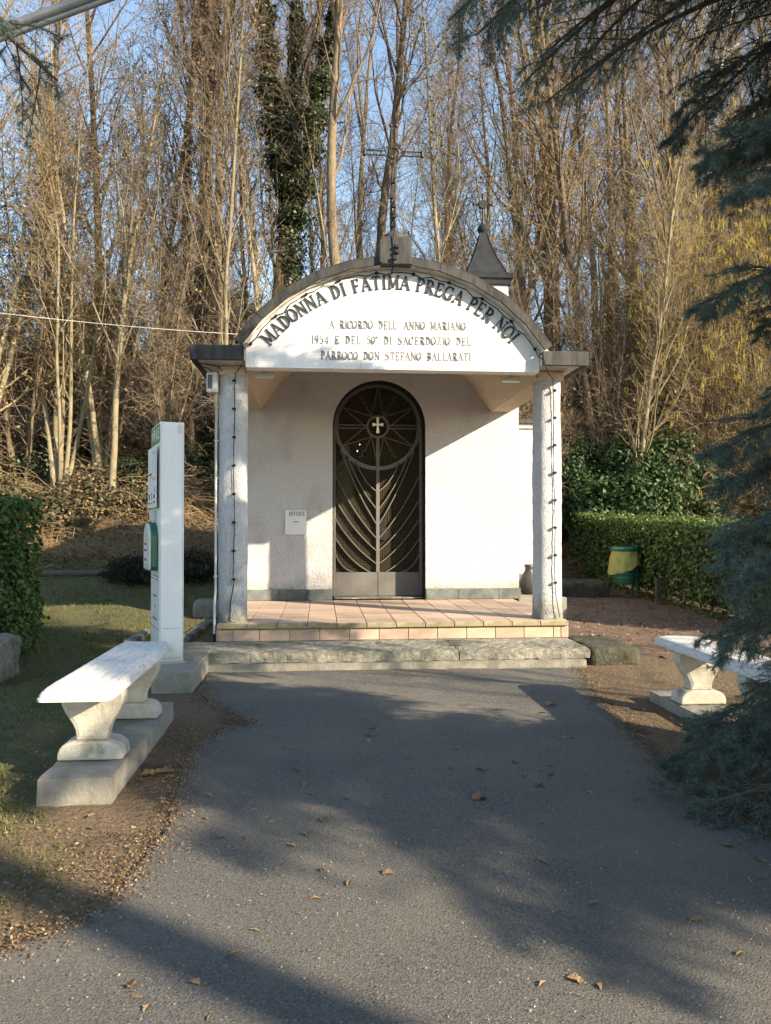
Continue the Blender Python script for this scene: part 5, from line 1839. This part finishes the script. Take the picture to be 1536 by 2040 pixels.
LM = [leaf_mesh(s, s % 2 == 0) for s in range(6)]
g = np.random.default_rng(91)
big = [(0.35, 5.45, .09, 1), (1.9, 6.25, .12, 3), (-0.93, 4.72, .13, 1), (-1.02, 4.70, .10, 3), (0.55, 2.2, .07, 0), (-1.55, 4.9, .10, 1), (0.98, 3.35, .07, 2), (0.86, 4.15, .09, 5), (0.2, 1.95, .11, 0), (-0.02, 3.1, .05, 2)]
for k in range(120):
    yy = 1.75 + 4.6 * g.random() ** 1.5
    xx = -0.7 + 2.7 * g.random() if k < 98 else -1.9 + 0.9 * g.random()
    big.append((xx, yy, 0.028 + 0.035 * g.random(), int(g.integers(0, 6))))
for xx, yy, s, k in big:
    o = link('fallen_leaf', LM[k])
    ina = bool(in_asphalt(np.array([xx]), np.array([yy]))[0])
    o.location = (xx, yy, 0.009 if ina else 0.010)
    o.rotation_euler = (g.normal() * 0.12, g.normal() * 0.12, g.random() * 6.28)
    o.scale = (s, s, s)
    tag(o, 'single brown fallen leaf lying on the ground near the path', 'leaf', 'fallen leaves near the path')


# ------------------------------------------------------------------ cedars
def cedar_branch(seed, Lb=1.5, nsec=46, nter=13, sec=0.40):
    """branch of length Lb along +X, drooping at the tip"""
    g = np.random.default_rng(seed)
    S = 12
    t = np.linspace(0, 1, S)
    P0 = np.stack([t, 0.05 * np.sin(t * 4 + seed), 0.06 * np.sin(t * 3.1) - 0.24 * t ** 2], 1)[None] * Lb
    R0 = (0.020 * (1 - t) + 0.004)[None] * (0.5 + 0.4 * Lb)
    P1, L1, R1 = grow(P0, np.array([Lb]), R0, nsec, 0.08, 1.0, (40, 70), lambda t: sec * (1 - t) ** 0.8 + 0.10, 7, -0.09, 0.07, 0.5, 0.007, 0.3, flat=0.35, g=g)
    P2, L2, R2 = grow(P1, L1, R1, nter, 0.12, 1.0, (35, 65), lambda t: 0.34 * (1 - t) + 0.10, 4, -0.14, 0.12, 0.6, 0.003, 0.4, flat=0.6, g=g)
    Vw, Fw, n = [], [], 0
    for P_, R_, ns in ((P0, R0, 7), (P1, R1, 4), (P2, R2, 3)):
        V, F = tube_batch(P_, R_, ns)
        Vw.append(V); Fw.append(F + n); n += len(V)
    wood = np_mesh('branch_wood', np.concatenate(Vw), [np.concatenate(Fw)], mats=[M['bark_dark']])
    Vn, n, Fn = [], 0, []
    for P_, per in ((P1, 80), (P2, 44)):
        V, F = needles(P_, per, 0.038, 0.0012, g, 0.6, 0.7)
        Vn.append(V); Fn.append(F + n); n += len(V)
    F = np.concatenate(Fn)
    nee = np_mesh('needles', np.concatenate(Vn), [F], g.random(len(F)) ** 1.3, [M['needle']])
    return wood, nee, Lb


CB = [cedar_branch(s_) for s_ in (201, 202, 203, 204)]
CBL = [cedar_branch(s_, 3.0, 34, 9, 0.20) for s_ in (205, 206)]


def cedar(x, y, H, lfun, nb, seed, label, extra=(), z_lo=0.15, skip=None):
    g = np.random.default_rng(seed)
    t = empty('cedar_tree', (x, y, 0), label, 'tree', 'cedars beside the path')
    n = 14
    zz = np.linspace(-0.3, H, n)
    pp = [(0.04 * math.sin(z * 0.9 + seed), 0.04 * math.cos(z * 0.7), z) for z in zz]
    o = MB().tube(pp, [0.15 * (1 - (z + 0.3) / (H + 0.3)) ** 0.8 + 0.012 for z in zz], 12).build('trunk', 'bark_dark', None, smooth=True)
    o.parent = t
    lst = []
    for k in range(nb):
        z = z_lo + (H - z_lo - 0.2) * ((k + g.random()) / nb) ** 1.35
        az = k * 2.399 + g.normal() * 0.3
        lst.append((z, az, lfun(z) * (0.75 + 0.45 * g.random()), 0.10 + 0.22 * g.random() - 0.35 * (z < 1.0)))
    if seed == 301:      # low branches towards the chapel shortened to let sun reach the step
        lst = [(z, az, L_ * (0.5 if z < 3.2 and math.cos(az - R(53)) > 0.5 else 1), p_) for z, az, L_, p_ in lst]
    lst += list(extra)
    for z, az, L_, pitch in lst:
        if skip and skip(z, az, L_):
            continue
        w, nn, Lb = CB[int(g.integers(0, 4))] if L_ < 2.3 else CBL[int(g.integers(0, 2))]
        for nm, me in (('branch', w),):
            br = bpy.data.objects.new('branch', w)
            COL.objects.link(br)
            br.parent = t
            br.location = (0.04 * math.sin(z * 0.9 + seed), 0.04 * math.cos(z * 0.7), z)
            br.rotation_euler = (g.normal() * 0.15, -pitch, az)
            br.scale = (L_ / Lb,) * 3
            nd = bpy.data.objects.new('needles', nn)
            COL.objects.link(nd)
            nd.parent = br
    return t


cedar(3.52, 3.5, 8.5, lambda z: 1.66 - 0.15 * z, 125, 301, 'blue-green cedar with feathery drooping branches beside the bench',
      extra=[(4.8, R(172), 2.8, 0.02), (5.2, R(186), 2.7, 0.0), (4.9, R(158), 2.6, 0.05), (4.5, R(146), 2.4, 0.1), (5.6, R(165), 2.9, 0.0), (4.7, R(150), 2.4, 0.12),
             (5.0, R(135), 2.4, 0.08), (4.5, R(182), 2.4, 0.1), (4.5, R(165), 2.4, 0.12), (4.9, R(128), 2.5, 0.1), (5.3, R(148), 2.8, 0.05), (4.6, R(120), 2.0, 0.1), (4.3, R(112), 1.9, 0.1), (5.0, R(176), 2.9, 0.02), (5.1, R(162), 2.9, 0.02), (5.2, R(152), 2.8, 0.02), (4.9, R(141), 2.6, 0.05), (5.4, R(172), 3.0, 0.0),
             (2.1, R(165), 1.45, 0.1), (2.5, R(190), 1.4, 0.1), (2.9, R(160), 1.5, 0.12), (3.3, R(180), 1.45, 0.12), (3.7, R(155), 1.5, 0.12), (1.7, R(172), 1.5, 0.05),
             (4.4, R(50), 2.0, 0.1), (4.9, R(35), 1.9, 0.1), (5.4, R(65), 2.0, 0.1), (5.9, R(45), 1.8, 0.1), (4.1, R(62), 2.0, 0.1), (6.3, R(58), 1.7, 0.1), (3.7, R(52), 1.9, 0.1)] + [(3.5 + 0.32 * k, R(40 + (k * 37) % 28), 2.25, 0.06) for k in range(0, 10, 2)])
cedar(8.2, -0.95, 9.5, lambda z: 1.85 - 0.10 * z, 150, 302, 'dark cedar standing beyond the bench by the path')
cedar(-4.2, 2.2, 6.0, lambda z: 1.5 - 0.15 * z, 34, 303, 'small cedar behind the lamp post at the edge of the lawn', extra=[(4.2, R(40), 1.9, 0.02), (4.4, R(55), 1.7, 0.0), (3.9, R(30), 1.8, 0.1), (4.62, R(31), 3.45, 0.0), (4.8, R(35), 3.2, 0.0)], z_lo=3.2)
